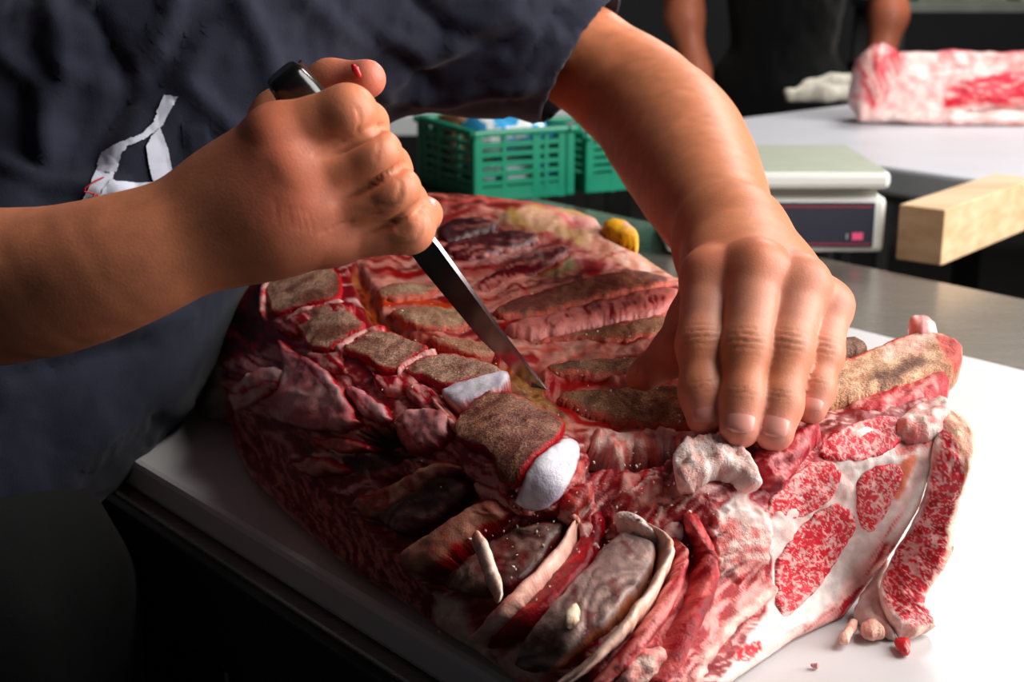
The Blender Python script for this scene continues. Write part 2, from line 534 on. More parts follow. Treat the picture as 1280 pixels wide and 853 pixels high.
# pale worktop seen behind the green crates
wt = empty('pale_bench', (-.25, 3.3, FLOOR), 'pale grey bench behind the green crates', 'table')
box('benchtop', (-.30, 3.3, -.045), 1.2, .9, .04, simple('pale_laminate', (196, 200, 202), .5), wt, .004)
for sx in (-.85, .22):
    for sy in (2.92, 3.68):
        box('leg', (sx, sy, (FLOOR - .066) / 2), .05, .05, -.066 - FLOOR, BLACKM, wt)
sc_ = box('white_clip', VD(527, 133, 3.05) + Vector((0, 0, .0)), .03, .02, .025, simple('white_plastic', (225, 222, 214), .5), None, .004)
tag(sc_, 'small white block on the pale bench behind the crate', 'block')

# dark racks far right
rk = empty('storage_rack', (1.35, 4.55, FLOOR), 'dark steel storage rack with grey trays in the far right corner', 'rack')
RACK = simple('rack_grey', (96, 100, 92), .5, .2, var=.2, vscale=12)
RACKD = simple('rack_dark', (34, 34, 33), .45, .3)
for z, mm in ((-.28, RACKD), (-.09, RACKD), (.12, RACK)):
    box('rack_shelf', (1.75, 4.5, z), 1.3, .5, .03, mm, rk, .003)
for sx in (1.13, 2.37):
    for sy in (4.27, 4.73):
        box('post', (sx, sy, -.2), .035, .035, 1.196, RACKD, rk)
for i, (x, c) in enumerate(((1.32, (112, 118, 106)), (1.62, (150, 156, 152)), (1.93, (92, 108, 112)))):
    t = empty('storage_tray', (x, 4.42, .135), ['grey green tray, leftmost on the far rack', 'pale grey tray, middle one on the far rack', 'blue grey tray, rightmost on the far rack'][i], 'tray')
    mm = simple('tray_plastic', c, .5, var=.25, vscale=18)
    box('base', (x, 4.42, .142), .26, .26, .012, mm, t, .004)
    for k in (-1, 1):
        box('side', (x + k * .125, 4.42, .19), .012, .26, .09, mm, t, .003)
        box('end', (x, 4.42 + k * .125, .19), .236, .012, .09, mm, t, .003)

# ------------------------------------------------------------------ kitchen scale
sx0, sy0 = at_z(833, 321, -BD)[:2]; sx1 = at_z(1104, 321, -BD)[0]
SW = sx1 - sx0; scx = (sx0 + sx1) / 2
WHITE = simple('white_scale_plastic', (226, 228, 224), .4)
sc = empty('kitchen_scale', (scx, sy0 + .09, -BD), 'white digital kitchen scale with a grey green plate behind the pressing hand', 'scale')
box('body', (scx, sy0 + .09, -BD + .035), SW, .18, .062, WHITE, sc, .006)
for k in (-1, 1):
    for j in (.02, .16):
        box('foot', (scx + k * (SW / 2 - .025), sy0 + j, -BD + .003), .02, .02, .006, BLACKM, sc)
box('neck', (scx, sy0 + .09, -BD + .0715), SW * .92, .16, .011, simple('scale_neck', (150, 148, 138), .5), sc)
pt = box('weighing_plate', (scx, sy0 + .088, -BD + .0865), SW + .0, .20, .019, WHITE, sc, .006)
box('plate_top', (scx, sy0 + .088, -BD + .0968), SW - .012, .19, .003, simple('scale_plate_grey', (176, 182, 164), .45, var=.05), sc, .001)
DY = sy0 - .0012
dw = .225
dp = box('display_panel', (scx, DY, -BD + .036), SW - .026, .003, .05, simple('dark_panel', (52, 54, 68), .25), sc, .001)
RED = simple('panel_red', (170, 50, 72), .5)
box('panel_line', (scx, DY - .0018, -BD + .0565), SW - .032, .0008, .0012, RED, dp)
box('panel_line', (scx, DY - .0018, -BD + .0148), SW - .032, .0008, .0012, RED, dp)
pk = V(1069, 295, -BD); 
box('panel_button', (sx1 - .031, DY - .002, -BD + .0235), .012, .0012, .008, simple('panel_pink', (245, 90, 140), .5), dp)
box('panel_mark', (sx1 - .0425, DY - .002, -BD + .0235), .0022, .0012, .006, simple('panel_grey', (150, 150, 160), .5), dp)

# ------------------------------------------------------------------ block of wood
q0 = Vector(at_z(1176, 333, -BD)); ql = Vector(at_z(1118, 325, -BD)); qr = Vector(at_z(1280, 289, -BD))
ex = (qr - q0).normalized(); ey = Vector((-ex.y, ex.x, 0)); wl = (ql - q0).length
wb = prism('wood_block', [tuple((q0)[:2]), tuple((q0 + ex * .27)[:2]), tuple((q0 + ex * .27 + ey * wl)[:2]), tuple((q0 + ey * wl)[:2])], -BD + .0003, -BD + .0615, WOOD, None, .0015)
tag(wb, 'pale squared block of wood lying on the steel counter beside the scale', 'wood block')

# ------------------------------------------------------------------ green crates
def crate(N, ex, ey, wx, wy, h, label, grp):
    N = Vector((N[0], N[1], -BD + .0004))
    r = empty('plastic_crate', N, label, 'crate', grp)
    Z = Vector((0, 0, 1)); th = .0045
    box('base', N + ex * wx / 2 + ey * wy / 2 + Z * .004, wx - .002, wy - .002, .006, GREEN, r, 0, ex, ey)
    for a in (0, 1):
        for b_ in (0, 1):
            box('corner_post', N + ex * (wx * a + (.006 if a == 0 else -.006)) + ey * (wy * b_ + (.006 if b_ == 0 else -.006)) + Z * h / 2, .014, .014, h, GREEN, r, .003, ex, ey)
    sides = ((N, ex, ey, wx), (N + ey * wy, ex, -ey, wx), (N, ey, ex, wy), (N + ex * wx, ey, -ex, wy))
    for (o, d, inn, L) in sides:
        box('rim', o + d * L / 2 + inn * .004 + Z * (h + .003), L + .012, .014, .009, GREEN, r, .003, d, inn)
        for i in range(6):
            box('rail', o + d * L / 2 + inn * .004 + Z * (.012 + i * (h - .012) / 6), L - .014, th, .0065 if i else .014, GREEN, r, 0, d, inn)
        for q in (.30, .62, .72, .88):
            box('mullion', o + d * (L * q) + inn * .004 + Z * h / 2, .011 if q in (.62, .88) else .006, th + .001, h, GREEN, r, 0, d, inn)
    return r
Nw = Vector(at_z(593, 255, -BD)); exb = Vector((.90, .44, 0)).normalized(); eyb = Vector((-exb.y, exb.x, 0))
crate(Nw, exb, eyb, .150, .195, .088, 'green plastic lattice crate holding packets, nearest the fist', 'green crates')
N2 = Nw + exb * .168
crate(N2, exb, eyb, .150, .195, .075, 'green plastic lattice crate behind the forearm, right of the packet crate', 'green crates')
def pouch(name, c, sx, sy, sz, rot, mat, parent=None):
    n = 14; vs = []; fs = []
    for s in (1, -1):
        for i in range(n):
            for j in range(n):
                u, v = i / (n - 1) * 2 - 1, j / (n - 1) * 2 - 1
                e = max(0, (1 - u ** 4) * (1 - v ** 4)) ** .5
                wv = .12 * math.sin(9 * u + 3 * v) * e
                vs.append((u * sx / 2, v * sy / 2, s * sz / 2 * (e + wv)))
        o = 0 if s == 1 else n * n
        for i in range(n - 1):
            for j in range(n - 1):
                q = [o + i * n + j, o + (i + 1) * n + j, o + (i + 1) * n + j + 1, o + i * n + j + 1]
                fs.append(q if s == 1 else q[::-1])
    M = Matrix.Translation(c) @ rot.to_matrix().to_4x4()
    return mesh_obj(name, [M @ Vector(v) for v in vs], fs, mat, parent)
from mathutils import Euler
def packet_mat(name, c1, c2, sc_, thr=.5):
    m, nt, bs = new_mat(name); N = nt.nodes.new
    tc = N('ShaderNodeTexCoord'); n = N('ShaderNodeTexNoise'); n.inputs['Scale'].default_value = sc_; n.inputs['Detail'].default_value = 2
    nt.links.new(tc.outputs['Object'], n.inputs['Vector'])
    r = N('ShaderNodeValToRGB'); r.color_ramp.interpolation = 'CONSTANT'
    r.color_ramp.elements[0].color = (*lin(c1), 1); r.color_ramp.elements[1].color = (*lin(c2), 1); r.color_ramp.elements[1].position = thr
    nt.links.new(n.outputs['Fac'], r.inputs['Fac']); nt.links.new(r.outputs['Color'], bs.inputs['Base Color'])
    bs.inputs['Roughness'].default_value = .3
    return m
def inb(a, b_, z): return Nw + exb * a + eyb * b_ + Vector((0, 0, z))
rz = math.atan2(exb.y, exb.x)
tag(pouch('brown_packet', inb(.037, .125, .060), .06, .10, .085, Euler((.0, .0, rz)), simple('kraft_brown', (170, 118, 84), .6, var=.1)), 'brown paper bundle in the green crate, left of the blue packet', 'packet')
tag(pouch('blue_packet', inb(.078, .060, .088), .11, .075, .040, Euler((.45, -.1, rz)), packet_mat('blue_white_print', (60, 160, 215), (232, 238, 242), 28)), 'glossy blue and white packet in the green crate', 'packet')
tag(pouch('blue_packet', inb(.074, .045, .030), .12, .07, .034, Euler((.0, .0, rz)), packet_mat('deep_blue_print', (30, 100, 180), (215, 230, 240), 20)), 'blue packet lying lower in the green crate under the glossy one', 'packet')
tag(pouch('dark_packet', inb(.110, .135, .056), .05, .06, .09, Euler((.0, .0, rz)), packet_mat('dark_yellow_print', (60, 52, 44), (196, 168, 60), 40, .62)), 'dark packet with yellow marks at the right of the crate', 'packet')
# ------------------------------------------------------------------ the joint of ribs
# resting surface of the joint: points of its skin with their height above the board
CTRL = [(225, 440, .03), (245, 522, .0), (282, 535, .002), (300, 590, .006), (345, 635, .006), (440, 718, .006), (540, 785, .006), (640, 853, .006),
 (730, 910, .004), (800, 965, .003), (870, 900, .003), (925, 850, .004), (1000, 797, .004), (1060, 770, .004), (1085, 735, .012), (1120, 690, .032),
 (1150, 640, .055), (1172, 570, .083), (1180, 515, .095), (1110, 525, .093), (1050, 545, .09), (960, 575, .085), (870, 610, .08),
 (1030, 670, .044), (950, 720, .036), (680, 486, .095), (640, 560, .090), (690, 600, .082), (570, 470, .097), (480, 440, .098), (415, 410, .098), (370, 365, .098),
 (760, 500, .090), (840, 540, .088), (760, 430, .1), (840, 380, .1), (620, 360, .105), (545, 300, .108), (650, 250, .11), (560, 240, .112), (450, 280, .11), (730, 262, .105),
 (790, 295, .1), (845, 335, .095), (960, 385, .09), (1060, 432, .09), (1000, 470, .093), (1080, 500, .094),
 (330, 450, .07), (300, 480, .055), (400, 520, .07), (500, 560, .07), (560, 620, .062), (640, 660, .058), (720, 660, .058), (800, 660, .062), (860, 700, .05),
 (480, 660, .035), (560, 730, .035), (640, 780, .035), (720, 800, .038), (800, 780, .042), (880, 800, .028), (260, 400, .055), (235, 450, .025), (300, 380, .08)]
class Surf:
    def __init__(self, ctrl, lam=.3):
        c = np.array(ctrl, float)
        self.x = c[:, :2] / 100.0
        wv = 1.0 / depth_of(c[:, 0], c[:, 1], c[:, 2])
        n = len(c)
        K = self.k(self.x, self.x) + lam * .01 * np.eye(n)
        P = np.concatenate([np.ones((n, 1)), self.x], 1)
        A = np.block([[K, P], [P.T, np.zeros((3, 3))]])
        s = np.linalg.solve(A, np.concatenate([wv, np.zeros(3)]))
        self.a, self.b = s[:n], s[n:]
    def k(self, a, b):
        r2 = ((a[:, None] - b[None]) ** 2).sum(-1)
        return np.where(r2 > 1e-12, .5 * r2 * np.log(np.maximum(r2, 1e-12)), 0)
    def depth(self, px, py):
        q = np.stack([px, py], -1) / 100.0
        o = np.empty(len(q))
        for i in range(0, len(q), 20000):
            z = q[i:i + 20000]
            o[i:i + 20000] = self.k(z, self.x) @ self.a + self.b[0] + z @ self.b[1:]
        return 1.0 / o
    def pos(self, px, py):
        return at_d(px, py, self.depth(px, py))
    def frame(self, px, py):
        p = self.pos(px, py); e = 2.0
        a = self.pos(px + e, py) - self.pos(px - e, py); b = self.pos(px, py + e) - self.pos(px, py - e)
        n = np.cross(b, a); n /= np.linalg.norm(n, axis=1, keepdims=True)
        return p, n
SKINZ = Surf(CTRL)

def patch_grid(pts, sp):
    """points and quads filling an outline, rim points moved onto it"""
    a = np.array([p[:2] for p in pts], float)
    x = np.arange(a[:, 0].min() - sp, a[:, 0].max() + 2 * sp, sp); y = np.arange(a[:, 1].min() - sp, a[:, 1].max() + 2 * sp, sp)
    X, Y = np.meshgrid(x, y, indexing='ij'); px, py = X.ravel(), Y.ravel()
    sd = poly_sd(px, py, pts)
    keep = sd > -.72 * sp
    out = keep & (sd < .28 * sp)
    ii = np.where(out)[0]
    n = len(pts); best = np.full(len(ii), 1e9); bx = px[ii].copy(); by = py[ii].copy()
    for i in range(n):
        ax, ay = pts[i][:2]; cx, cy = pts[(i + 1) % n][:2]; dx, dy = cx - ax, cy - ay
        t = np.clip(((px[ii] - ax) * dx + (py[ii] - ay) * dy) / (dx * dx + dy * dy + 1e-9), 0, 1)
        qx, qy = ax + t * dx, ay + t * dy
        d = (px[ii] - qx) ** 2 + (py[ii] - qy) ** 2
        m = d < best; best[m] = d[m]; bx[m] = qx[m]; by[m] = qy[m]
    px[ii] = bx; py[ii] = by; sd[ii] = 0
    K = keep.reshape(X.shape); I = np.arange(len(px)).reshape(X.shape)
    c = K[:-1, :-1] & K[1:, :-1] & K[1:, 1:] & K[:-1, 1:]
    q = np.stack([I[:-1, :-1][c], I[:-1, 1:][c], I[1:, 1:][c], I[1:, :-1][c]], 1)
    used = np.unique(q); re = np.full(len(px), -1); re[used] = np.arange(len(used))
    return px[used], py[used], np.maximum(sd[used], 0), re[q]
def rim_edges(q):
    e = np.concatenate([q[:, [i, (i + 1) % 4]] for i in range(4)])
    key = e[:, 0].astype(np.int64) * 10000000 + e[:, 1]; rev = e[:, 1].astype(np.int64) * 10000000 + e[:, 0]
    return e[~np.isin(key, rev)]

class Paint:
    def __init__(self, px, py, col=(150, 40, 45)):
        self.px, self.py = px, py
        n = len(px)
        self.col = np.tile(lin(col), (n, 1)); self.h = np.zeros(n)
        self.par = np.tile(np.array([0., .36, .35]), (n, 1))
    def mix(self, m, col, h=0, grain=None, rough=None, relief=None, idx=None):
        ix = slice(None) if idx is None else idx
        c = col(self.px[ix], self.py[ix]) if callable(col) else lin(col)
        self.col[ix] = self.col[ix] * (1 - m[:, None]) + c * m[:, None]
        self.h[ix] += m * h
        for k, vv in enumerate((grain, rough, relief)):
            if vv is not None: self.par[ix, k] = self.par[ix, k] * (1 - m) + vv * m
    def box(self, pts, pad):
        a = np.array([p[:2] for p in pts], float)
        return np.where((self.px > a[:, 0].min() - pad) & (self.px < a[:, 0].max() + pad) & (self.py > a[:, 1].min() - pad) & (self.py < a[:, 1].max() + pad))[0]
    def warp(self, i, wp, seed):
        x, y = self.px[i], self.py[i]
        return x + (fbm(x / 13, y / 13, seed) - .5) * wp * 2.4, y + (fbm(x / 13, y / 13, seed + 5) - .5) * wp * 2.4
    def poly(self, pts, col, soft=3, wp=4, seed=1, op=1.0, **k):
        i = self.box(pts, soft + wp + 2)
        if not len(i): return
        x, y = self.warp(i, wp, seed)
        self.mix(op * sstep(-soft, soft, poly_sd(x, y, pts)), col, idx=i, **k)
    def line(self, pts, wd, col, soft=2, wp=3, seed=1, op=1.0, **k):
        i = self.box(pts, wd + soft + wp + 2)
        if not len(i): return
        x, y = self.warp(i, wp, seed)
        self.mix(op * (1 - sstep(wd / 2 - soft, wd / 2 + soft, seg_dist(x, y, pts, False))), col, idx=i, **k)

# textures of the flesh (colour of the thing itself)
def muscle(ang, c1, c2, fat=(236, 190, 184), amt=.25, la=26, lb=3.2, s=3):
    def f(px, py):
        n = aniso(px, py, ang, la, lb, s)[:, None]
        c = lin(c1) * (1 - n) + lin(c2) * n
        m = aniso(px, py, ang + 8, la * .8, lb * 1.1, s + 40, 4)
        m = sstep(1 - amt - .34, 1 - amt - .10, m)[:, None]
        return c * (1 - m) + lin(fat) * m
    return f
def marbled(c1, c2, amt=.4, sc=7, ang=60, s=5, fat=(246, 206, 200)):
    def f(px, py):
        n = fbm(px / 18, py / 18, s)[:, None]
        c = lin(c1) * (1 - n) + lin(c2) * n
        a = np.abs(aniso(px, py, ang, sc * 1.7, sc, s + 3, 3) - .5); b = np.abs(aniso(px, py, ang - 70, sc * 1.9, sc * .8, s + 8, 3) - .5)
        m = np.maximum(1 - sstep(.0, .075 * amt * 2, a), .9 * (1 - sstep(0, .05 * amt * 2, b)))
        m = m * sstep(.30, .5, fbm(px / 22, py / 22, s + 20) + .25 * amt)
        return c * (1 - m[:, None]) + lin(fat) * m[:, None]
    return f
def fine_marble(c1, c2, amt=.5, ang=60, s=5, fat=(250, 216, 210)):
    def f(px, py):
        n = fbm(px / 14, py / 14, s)[:, None]
        c = lin(c1) * (1 - n) + lin(c2) * n
        wx = (fbm(px / 6, py / 6, s + 50, 3) - .5) * 7; wy = (fbm(px / 6, py / 6, s + 60, 3) - .5) * 7
        m = 0
        for k, (a_, la, lb, th) in enumerate(((ang, 15, 6.5, .07), (ang - 65, 11, 5, .05), (ang + 30, 7, 3.2, .045))):
            q = np.abs(aniso(px + wx, py + wy, a_, la, lb, s + 3 + k, 2) - .5)
            m = np.maximum(m, (1 - sstep(th * .35 * amt * 2, th * amt * 2, q)) * sstep(.34, .56, fbm(px / 15, py / 15, s + 20 + k) + .12))
        return c * (1 - m[:, None] * .72) + lin(fat) * m[:, None] * .72
    return f
def bone(c1=(168, 132, 106), c2=(116, 76, 58), ang=-12, s=7):
    def f(px, py):
        n = aniso(px, py, ang, 30, 9, s, 4)
        n = sstep(.3, .7, n)[:, None]
        return lin(c1) * (1 - n) + lin(c2) * n
    return f
def fatty(c1=(238, 214, 206), c2=(226, 170, 164), sc=14, s=9):
    def f(px, py):
        n = sstep(.35, .7, fbm(px / sc, py / sc, s, 4))[:, None]
        return lin(c1) * (1 - n) + lin(c2) * n
    return f
def membrane(ang=-35, s=11, c=((78, 50, 50), (130, 104, 100), (168, 138, 128))):
    def f(px, py):
        n = aniso(px, py, ang, 60, 9, s, 4)
        a = sstep(.3, .55, n)[:, None]; b = sstep(.55, .75, n)[:, None]
        q = lin(c[0]) * (1 - a) + lin(c[1]) * a
        q = q * (1 - b) + lin(c[2]) * b
        k = sstep(.62, .72, fbm(px / 16, py / 16, s + 30, 3))[:, None] * .6
        return q * (1 - k) + lin((96, 26, 32)) * k
    return f
FAT = fatty(); PINK = fatty((232, 176, 168), (210, 120, 118)); BONE = bone(); CART = fatty((236, 232, 240), (214, 206, 222), 10)

joint = empty('beef_rib_joint', (0.02, .84, 0), 'huge raw joint of beef ribs with sawn spine bones on the white board', 'meat')
JOINT_PARTS = []
def piece(name, pts, rise, edge, paint, parent=joint, surf=SKINZ, thick=.010, sp=2.5, closed=False, lumps=.0006, seed=1, lift=0.0, mat=None, sm=1, label=None, rim=None, shape=1.0, under=None, rag=1.6):
    pts = smooth_poly(pts, sm) if sm else pts
    if rag: pts = ragged(pts, rag, seed)
    px, py, sd, q = patch_grid(pts, sp)
    p, n = surf.frame(px, py)
    P = Paint(px, py); paint(P)
    if rim:
        m = 1 - sstep(rim[1] * .45, rim[1] * 1.2, sd + (fbm(px / 9, py / 9, seed + 3) - .5) * rim[1] * 1.3)
        P.mix(m, rim[0], grain=0.05, rough=.3)
    t = np.clip(sd / edge, 0, 1)
    prof = (1 - (1 - t) ** 2) ** .5
    h = lift + rise * (prof * shape + (1 - shape)) + P.h + (fbm(px / 11, py / 11, seed, 3) - .5) * 2 * lumps * t + (fbm(px / 34, py / 34, seed + 9, 2) - .5) * 3 * lumps
    h = h + (fbm(px / 3.6, py / 3.6, seed + 4, 2) - .5) * .0022 * t * sstep(.75, .9, P.par[:, 2]) * (P.par[:, 0] < .2)
    v = p + n * h[:, None]
    e = rim_edges(q); N = len(v)
    if closed:
        v2 = p + n * (lift - thick * (prof * .8 + .2))[:, None]
        vs = np.concatenate([v, v2]); cols = np.concatenate([P.col, P.col * 0 + (P.col.mean(0) if under is None else lin(under))]); par = np.concatenate([P.par, P.par])
        fs = np.concatenate([q, q[:, ::-1] + N, np.stack([e[:, 1], e[:, 0], e[:, 0] + N, e[:, 1] + N], 1)])
    else:
        r = np.unique(e); re = np.full(N, -1); re[r] = np.arange(len(r)) + N
        v2 = p[r] + n[r] * (lift - thick)
        vs = np.concatenate([v, v2]); cols = np.concatenate([P.col, P.col[r]]); par = np.concatenate([P.par, P.par[r]])
        fs = np.concatenate([q, np.stack([e[:, 1], e[:, 0], re[e[:, 0]], re[e[:, 1]]], 1)])
    vs[:, 2] = np.maximum(vs[:, 2], .0004)
    o = mesh_obj(name, vs, fs, mat or MEAT, parent, cols=cols, par=par)
    if label: o['label'] = label
    return o

# ---- the body of the joint
OUT = [(232, 385), (262, 358), (300, 345), (345, 333), (395, 300), (450, 262), (500, 240), (540, 236), (600, 239), (660, 247), (720, 258), (745, 268), (752, 278), (775, 300), (800, 312),
 (842, 340), (880, 352), (960, 382), (1040, 415), (1066, 430), (1100, 450), (1150, 485), (1178, 508), (1182, 535), (1172, 575), (1150, 640), (1120, 690), (1085, 737), (1060, 768),
 (1000, 797), (965, 822), (925, 850), (870, 900), (800, 965), (730, 910), (640, 855), (590, 817), (540, 787), (500, 757), (440, 719), (400, 686), (345, 636), (310, 600), (290, 560),
 (282, 528), (262, 527), (245, 520), (232, 500), (228, 440)]
def paint_body(P):
    px, py = P.px, P.py
    P.mix(np.ones(len(px)), muscle(-14, (148, 34, 40), (112, 22, 30), amt=.14, s=2))
    P.h += (fbm(px / 34, py / 34, 3) - .5) * .005 + (fbm(px / 10, py / 10, 4) - .5) * .0012
    # inside of the rib cage
    P.poly([(440, 300), (540, 236), (740, 262), (850, 340), (1060, 430), (1000, 520), (850, 560), (700, 540), (560, 450), (470, 400)], muscle(-12, (176, 58, 58), (112, 20, 28), (224, 156, 144), .27, 130, 6, 21), 8)
    P.poly([(540, 236), (600, 238), (735, 256), (700, 262), (620, 256), (540, 262)], muscle(6, (120, 52, 44), (92, 30, 30), (200, 120, 110), .2, 50, 3, 22), 3)
    P.line([(540, 258), (600, 246), (650, 250), (720, 262)], 5, (206, 110, 104), 2, 3)
    P.poly([(625, 266), (657, 257), (713, 257), (755, 269), (752, 290), (777, 308), (848, 345), (812, 338), (748, 318), (685, 292), (657, 287), (618, 275)], fatty((222, 176, 150), (196, 158, 104), 16), 4, 5, seed=4, rough=.3)
    P.poly([(690, 262), (752, 270), (752, 290), (715, 284)], PINK, 5)
    P.poly([(745, 292), (842, 342), (850, 356), (790, 336), (735, 312)], fatty((236, 196, 180), (226, 160, 140), 12), 4)
    P.poly([(660, 328), (715, 318), (722, 334), (690, 342), (664, 342)], (150, 136, 96), 5)
    P.line([(548, 338), (600, 326), (640, 314), (690, 296)], 8, PINK, 3, 4)
    P.line([(470, 380), (520, 374), (560, 382)], 7, (204, 84, 60), 3)
    P.line([(500, 352), (545, 348)], 8, (214, 150, 140), 3)
    P.line([(608, 386), (660, 368), (727, 349)], 11, fatty((226, 160, 150), (200, 110, 106)), 3)
    P.line([(590, 398), (640, 432), (700, 440)], 14, fatty((226, 176, 160), (214, 140, 130)), 4, 6)
    P.poly([(665, 432), (715, 424), (790, 430), (820, 440), (760, 452), (680, 456)], fatty((226, 170, 156), (204, 128, 120)), 4, 6)
    # gutter between spine and ribs
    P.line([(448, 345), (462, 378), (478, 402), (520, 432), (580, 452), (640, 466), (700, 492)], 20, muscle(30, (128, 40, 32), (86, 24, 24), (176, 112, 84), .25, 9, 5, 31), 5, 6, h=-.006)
    P.line([(455, 350), (470, 392), (502, 418), (560, 440), (640, 458)], 5, (196, 92, 66), 2, 4)
    P.poly([(625, 455), (668, 468), (700, 500), (712, 535), (690, 530), (640, 498)], fatty((172, 124, 84), (120, 72, 50), 7), 5, 7, grain=.3, rough=.5)
    P.line([(690, 478), (740, 476), (780, 490)], 15, (170, 24, 30), 4, 5, h=-.003)
    P.poly([(690, 480), (860, 476), (900, 488), (880, 505), (700, 498)], fatty((226, 150, 140), (206, 100, 98)), 4, 5)
    P.line([(690, 500), (730, 528), (790, 542), (870, 546)], 8, (186, 24, 30), 3, 4)
    P.poly([(735, 542), (800, 536), (870, 545), (860, 560), (780, 572), (730, 560)], fatty((228, 180, 172), (212, 140, 134), 8), 4, 6)
    P.poly([(735, 560), (800, 556), (840, 570), (800, 586), (745, 584)], (60, 14, 20), 4, 5, h=-.010)  # gap beneath the pale flap: sunk, its shade painted in as dark red
    # deep red hollow at the far left
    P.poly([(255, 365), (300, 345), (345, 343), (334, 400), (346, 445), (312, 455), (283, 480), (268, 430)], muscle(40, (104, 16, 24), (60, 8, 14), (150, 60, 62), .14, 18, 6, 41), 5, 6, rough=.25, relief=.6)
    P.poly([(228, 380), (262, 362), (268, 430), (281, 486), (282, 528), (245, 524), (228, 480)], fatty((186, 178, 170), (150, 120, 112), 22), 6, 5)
    # torn fascia under the spine
    P.poly([(285, 455), (345, 430), (470, 480), (560, 540), (600, 600), (540, 600), (440, 590), (350, 560), (290, 520)], muscle(28, (140, 30, 38), (92, 14, 22), (214, 150, 148), .28, 24, 5, 43), 6, 7, relief=.6)
    for pts in ([(345, 428), (372, 455), (360, 490), (335, 512)], [(430, 478), (452, 520), (470, 545)], [(370, 545), (420, 572), (500, 575)], [(480, 500), (500, 530), (495, 560)]):
        P.line(pts, 4, (150, 26, 34), 2, 5)
    P.poly([(452, 543), (492, 538), (512, 566), (490, 574), (462, 566)], (34, 8, 10), 5, 6, h=-.012)  # dark hole: sunk, with its shade painted in as near black
    P.poly([(400, 575), (455, 560), (500, 572), (480, 590), (420, 596)], membrane(-10, 57, ((58, 34, 32), (92, 66, 60), (130, 96, 88))), 5, 5)
    # outer muscle down the near side
    P.poly([(283, 512), (312, 522), (355, 562), (413, 608), (459, 657), (508, 707), (541, 740), (580, 765), (600, 830), (492, 775), (438, 725), (397, 675), (343, 632), (296, 583)], muscle(56, (142, 48, 52), (100, 26, 32), (206, 134, 128), .22, 16, 2.6, 61), 5, 5, rough=.42, relief=.5)
    P.line([(284, 525), (300, 575), (345, 628), (400, 680), (440, 714)], 7, fatty((206, 150, 140), (170, 90, 84)), 3, 4)
    P.line([(440, 716), (500, 752), (545, 784)], 6, fatty((214, 160, 150), (160, 80, 76)), 3, 4)
    P.poly([(540, 744), (578, 752), (594, 790), (610, 825), (640, 860), (570, 812), (548, 780)], fatty((236, 214, 202), (220, 180, 168)), 4, 5)
    P.poly([(470, 600), (560, 590), (700, 650), (760, 650), (700, 760), (640, 810), (600, 810), (560, 740), (510, 710), (465, 655)], muscle(-40, (150, 28, 36), (104, 14, 24), (206, 120, 118), .2, 30, 4, 63), 5, 5, h=-.004)
    P.poly([(590, 790), (640, 800), (700, 850), (720, 920), (640, 860)], fatty((236, 196, 186), (216, 120, 116)), 5, 6)
    # pocket between spine end and shoulder
    P.poly([(700, 575), (770, 590), (850, 600), (900, 640), (890, 700), (830, 680), (760, 660), (720, 640)], muscle(-55, (166, 40, 48), (108, 18, 28), (226, 160, 156), .26, 22, 4, 65), 6, 6, relief=.6)
    P.line([(724, 580), (735, 600), (722, 630), (715, 665)], 9, fatty((232, 170, 162), (206, 96, 96)), 3, 4)
    P.poly([(780, 590), (830, 600), (838, 628), (800, 635), (775, 620)], fatty((220, 158, 150), (186, 84, 84)), 4, 6, h=.003)
    P.poly([(820, 650), (885, 690), (900, 740), (880, 800), (840, 850), (780, 900), (720, 880), (760, 820), (810, 760), (835, 700)], muscle(-58, (160, 28, 38), (104, 14, 24), (222, 140, 138), .2, 34, 4, 66), 5, 6, relief=.7)
    P.line([(838, 660), (842, 720), (800, 800), (740, 860)], 5, (206, 110, 110), 2, 5)
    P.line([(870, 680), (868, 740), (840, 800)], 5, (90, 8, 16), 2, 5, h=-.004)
    P.poly([(893, 640), (930, 632), (960, 650), (955, 700), (925, 730), (900, 715), (886, 680)], fatty((240, 206, 198), (216, 130, 126), 9), 4, 8, h=.004, rough=.5, relief=.8)
    P.poly([(850, 780), (930, 700), (965, 720), (960, 760), (900, 820), (850, 860)], muscle(-62, (176, 30, 38), (120, 16, 26), (236, 170, 166), .3, 26, 4, 67), 4, 7, relief=.7)
    P.line([(960, 740), (920, 775), (885, 815), (865, 860)], 14, fatty((240, 204, 194), (222, 150, 144)), 3, 4, h=.003)
    # strands of sinew and shreds of fat lying over the flesh
    rg = random.Random(11)
    for k in range(70):
        x = rg.uniform(480, 860); y = rg.uniform(262, 500)
        if y < 262 + (x - 560) * .28 or y > 380 + (x - 480) * .34: continue
        L_ = rg.uniform(30, 130); a = math.radians(rg.uniform(-24, -4))
        pts = [(x + L_ * t * math.cos(a), y + L_ * t * math.sin(a) + rg.uniform(-2, 2)) for t in (-.5, -.2, .1, .5)]
        c = rg.choice([(232, 184, 172), (224, 150, 140), (186, 26, 34), (110, 14, 22), (84, 10, 18), (206, 100, 90)])
        P.line(pts, rg.uniform(1.5, 5), c, 1.5, 3, seed=200 + k, op=.8, h=rg.uniform(-.0008, .0012), rough=.28)
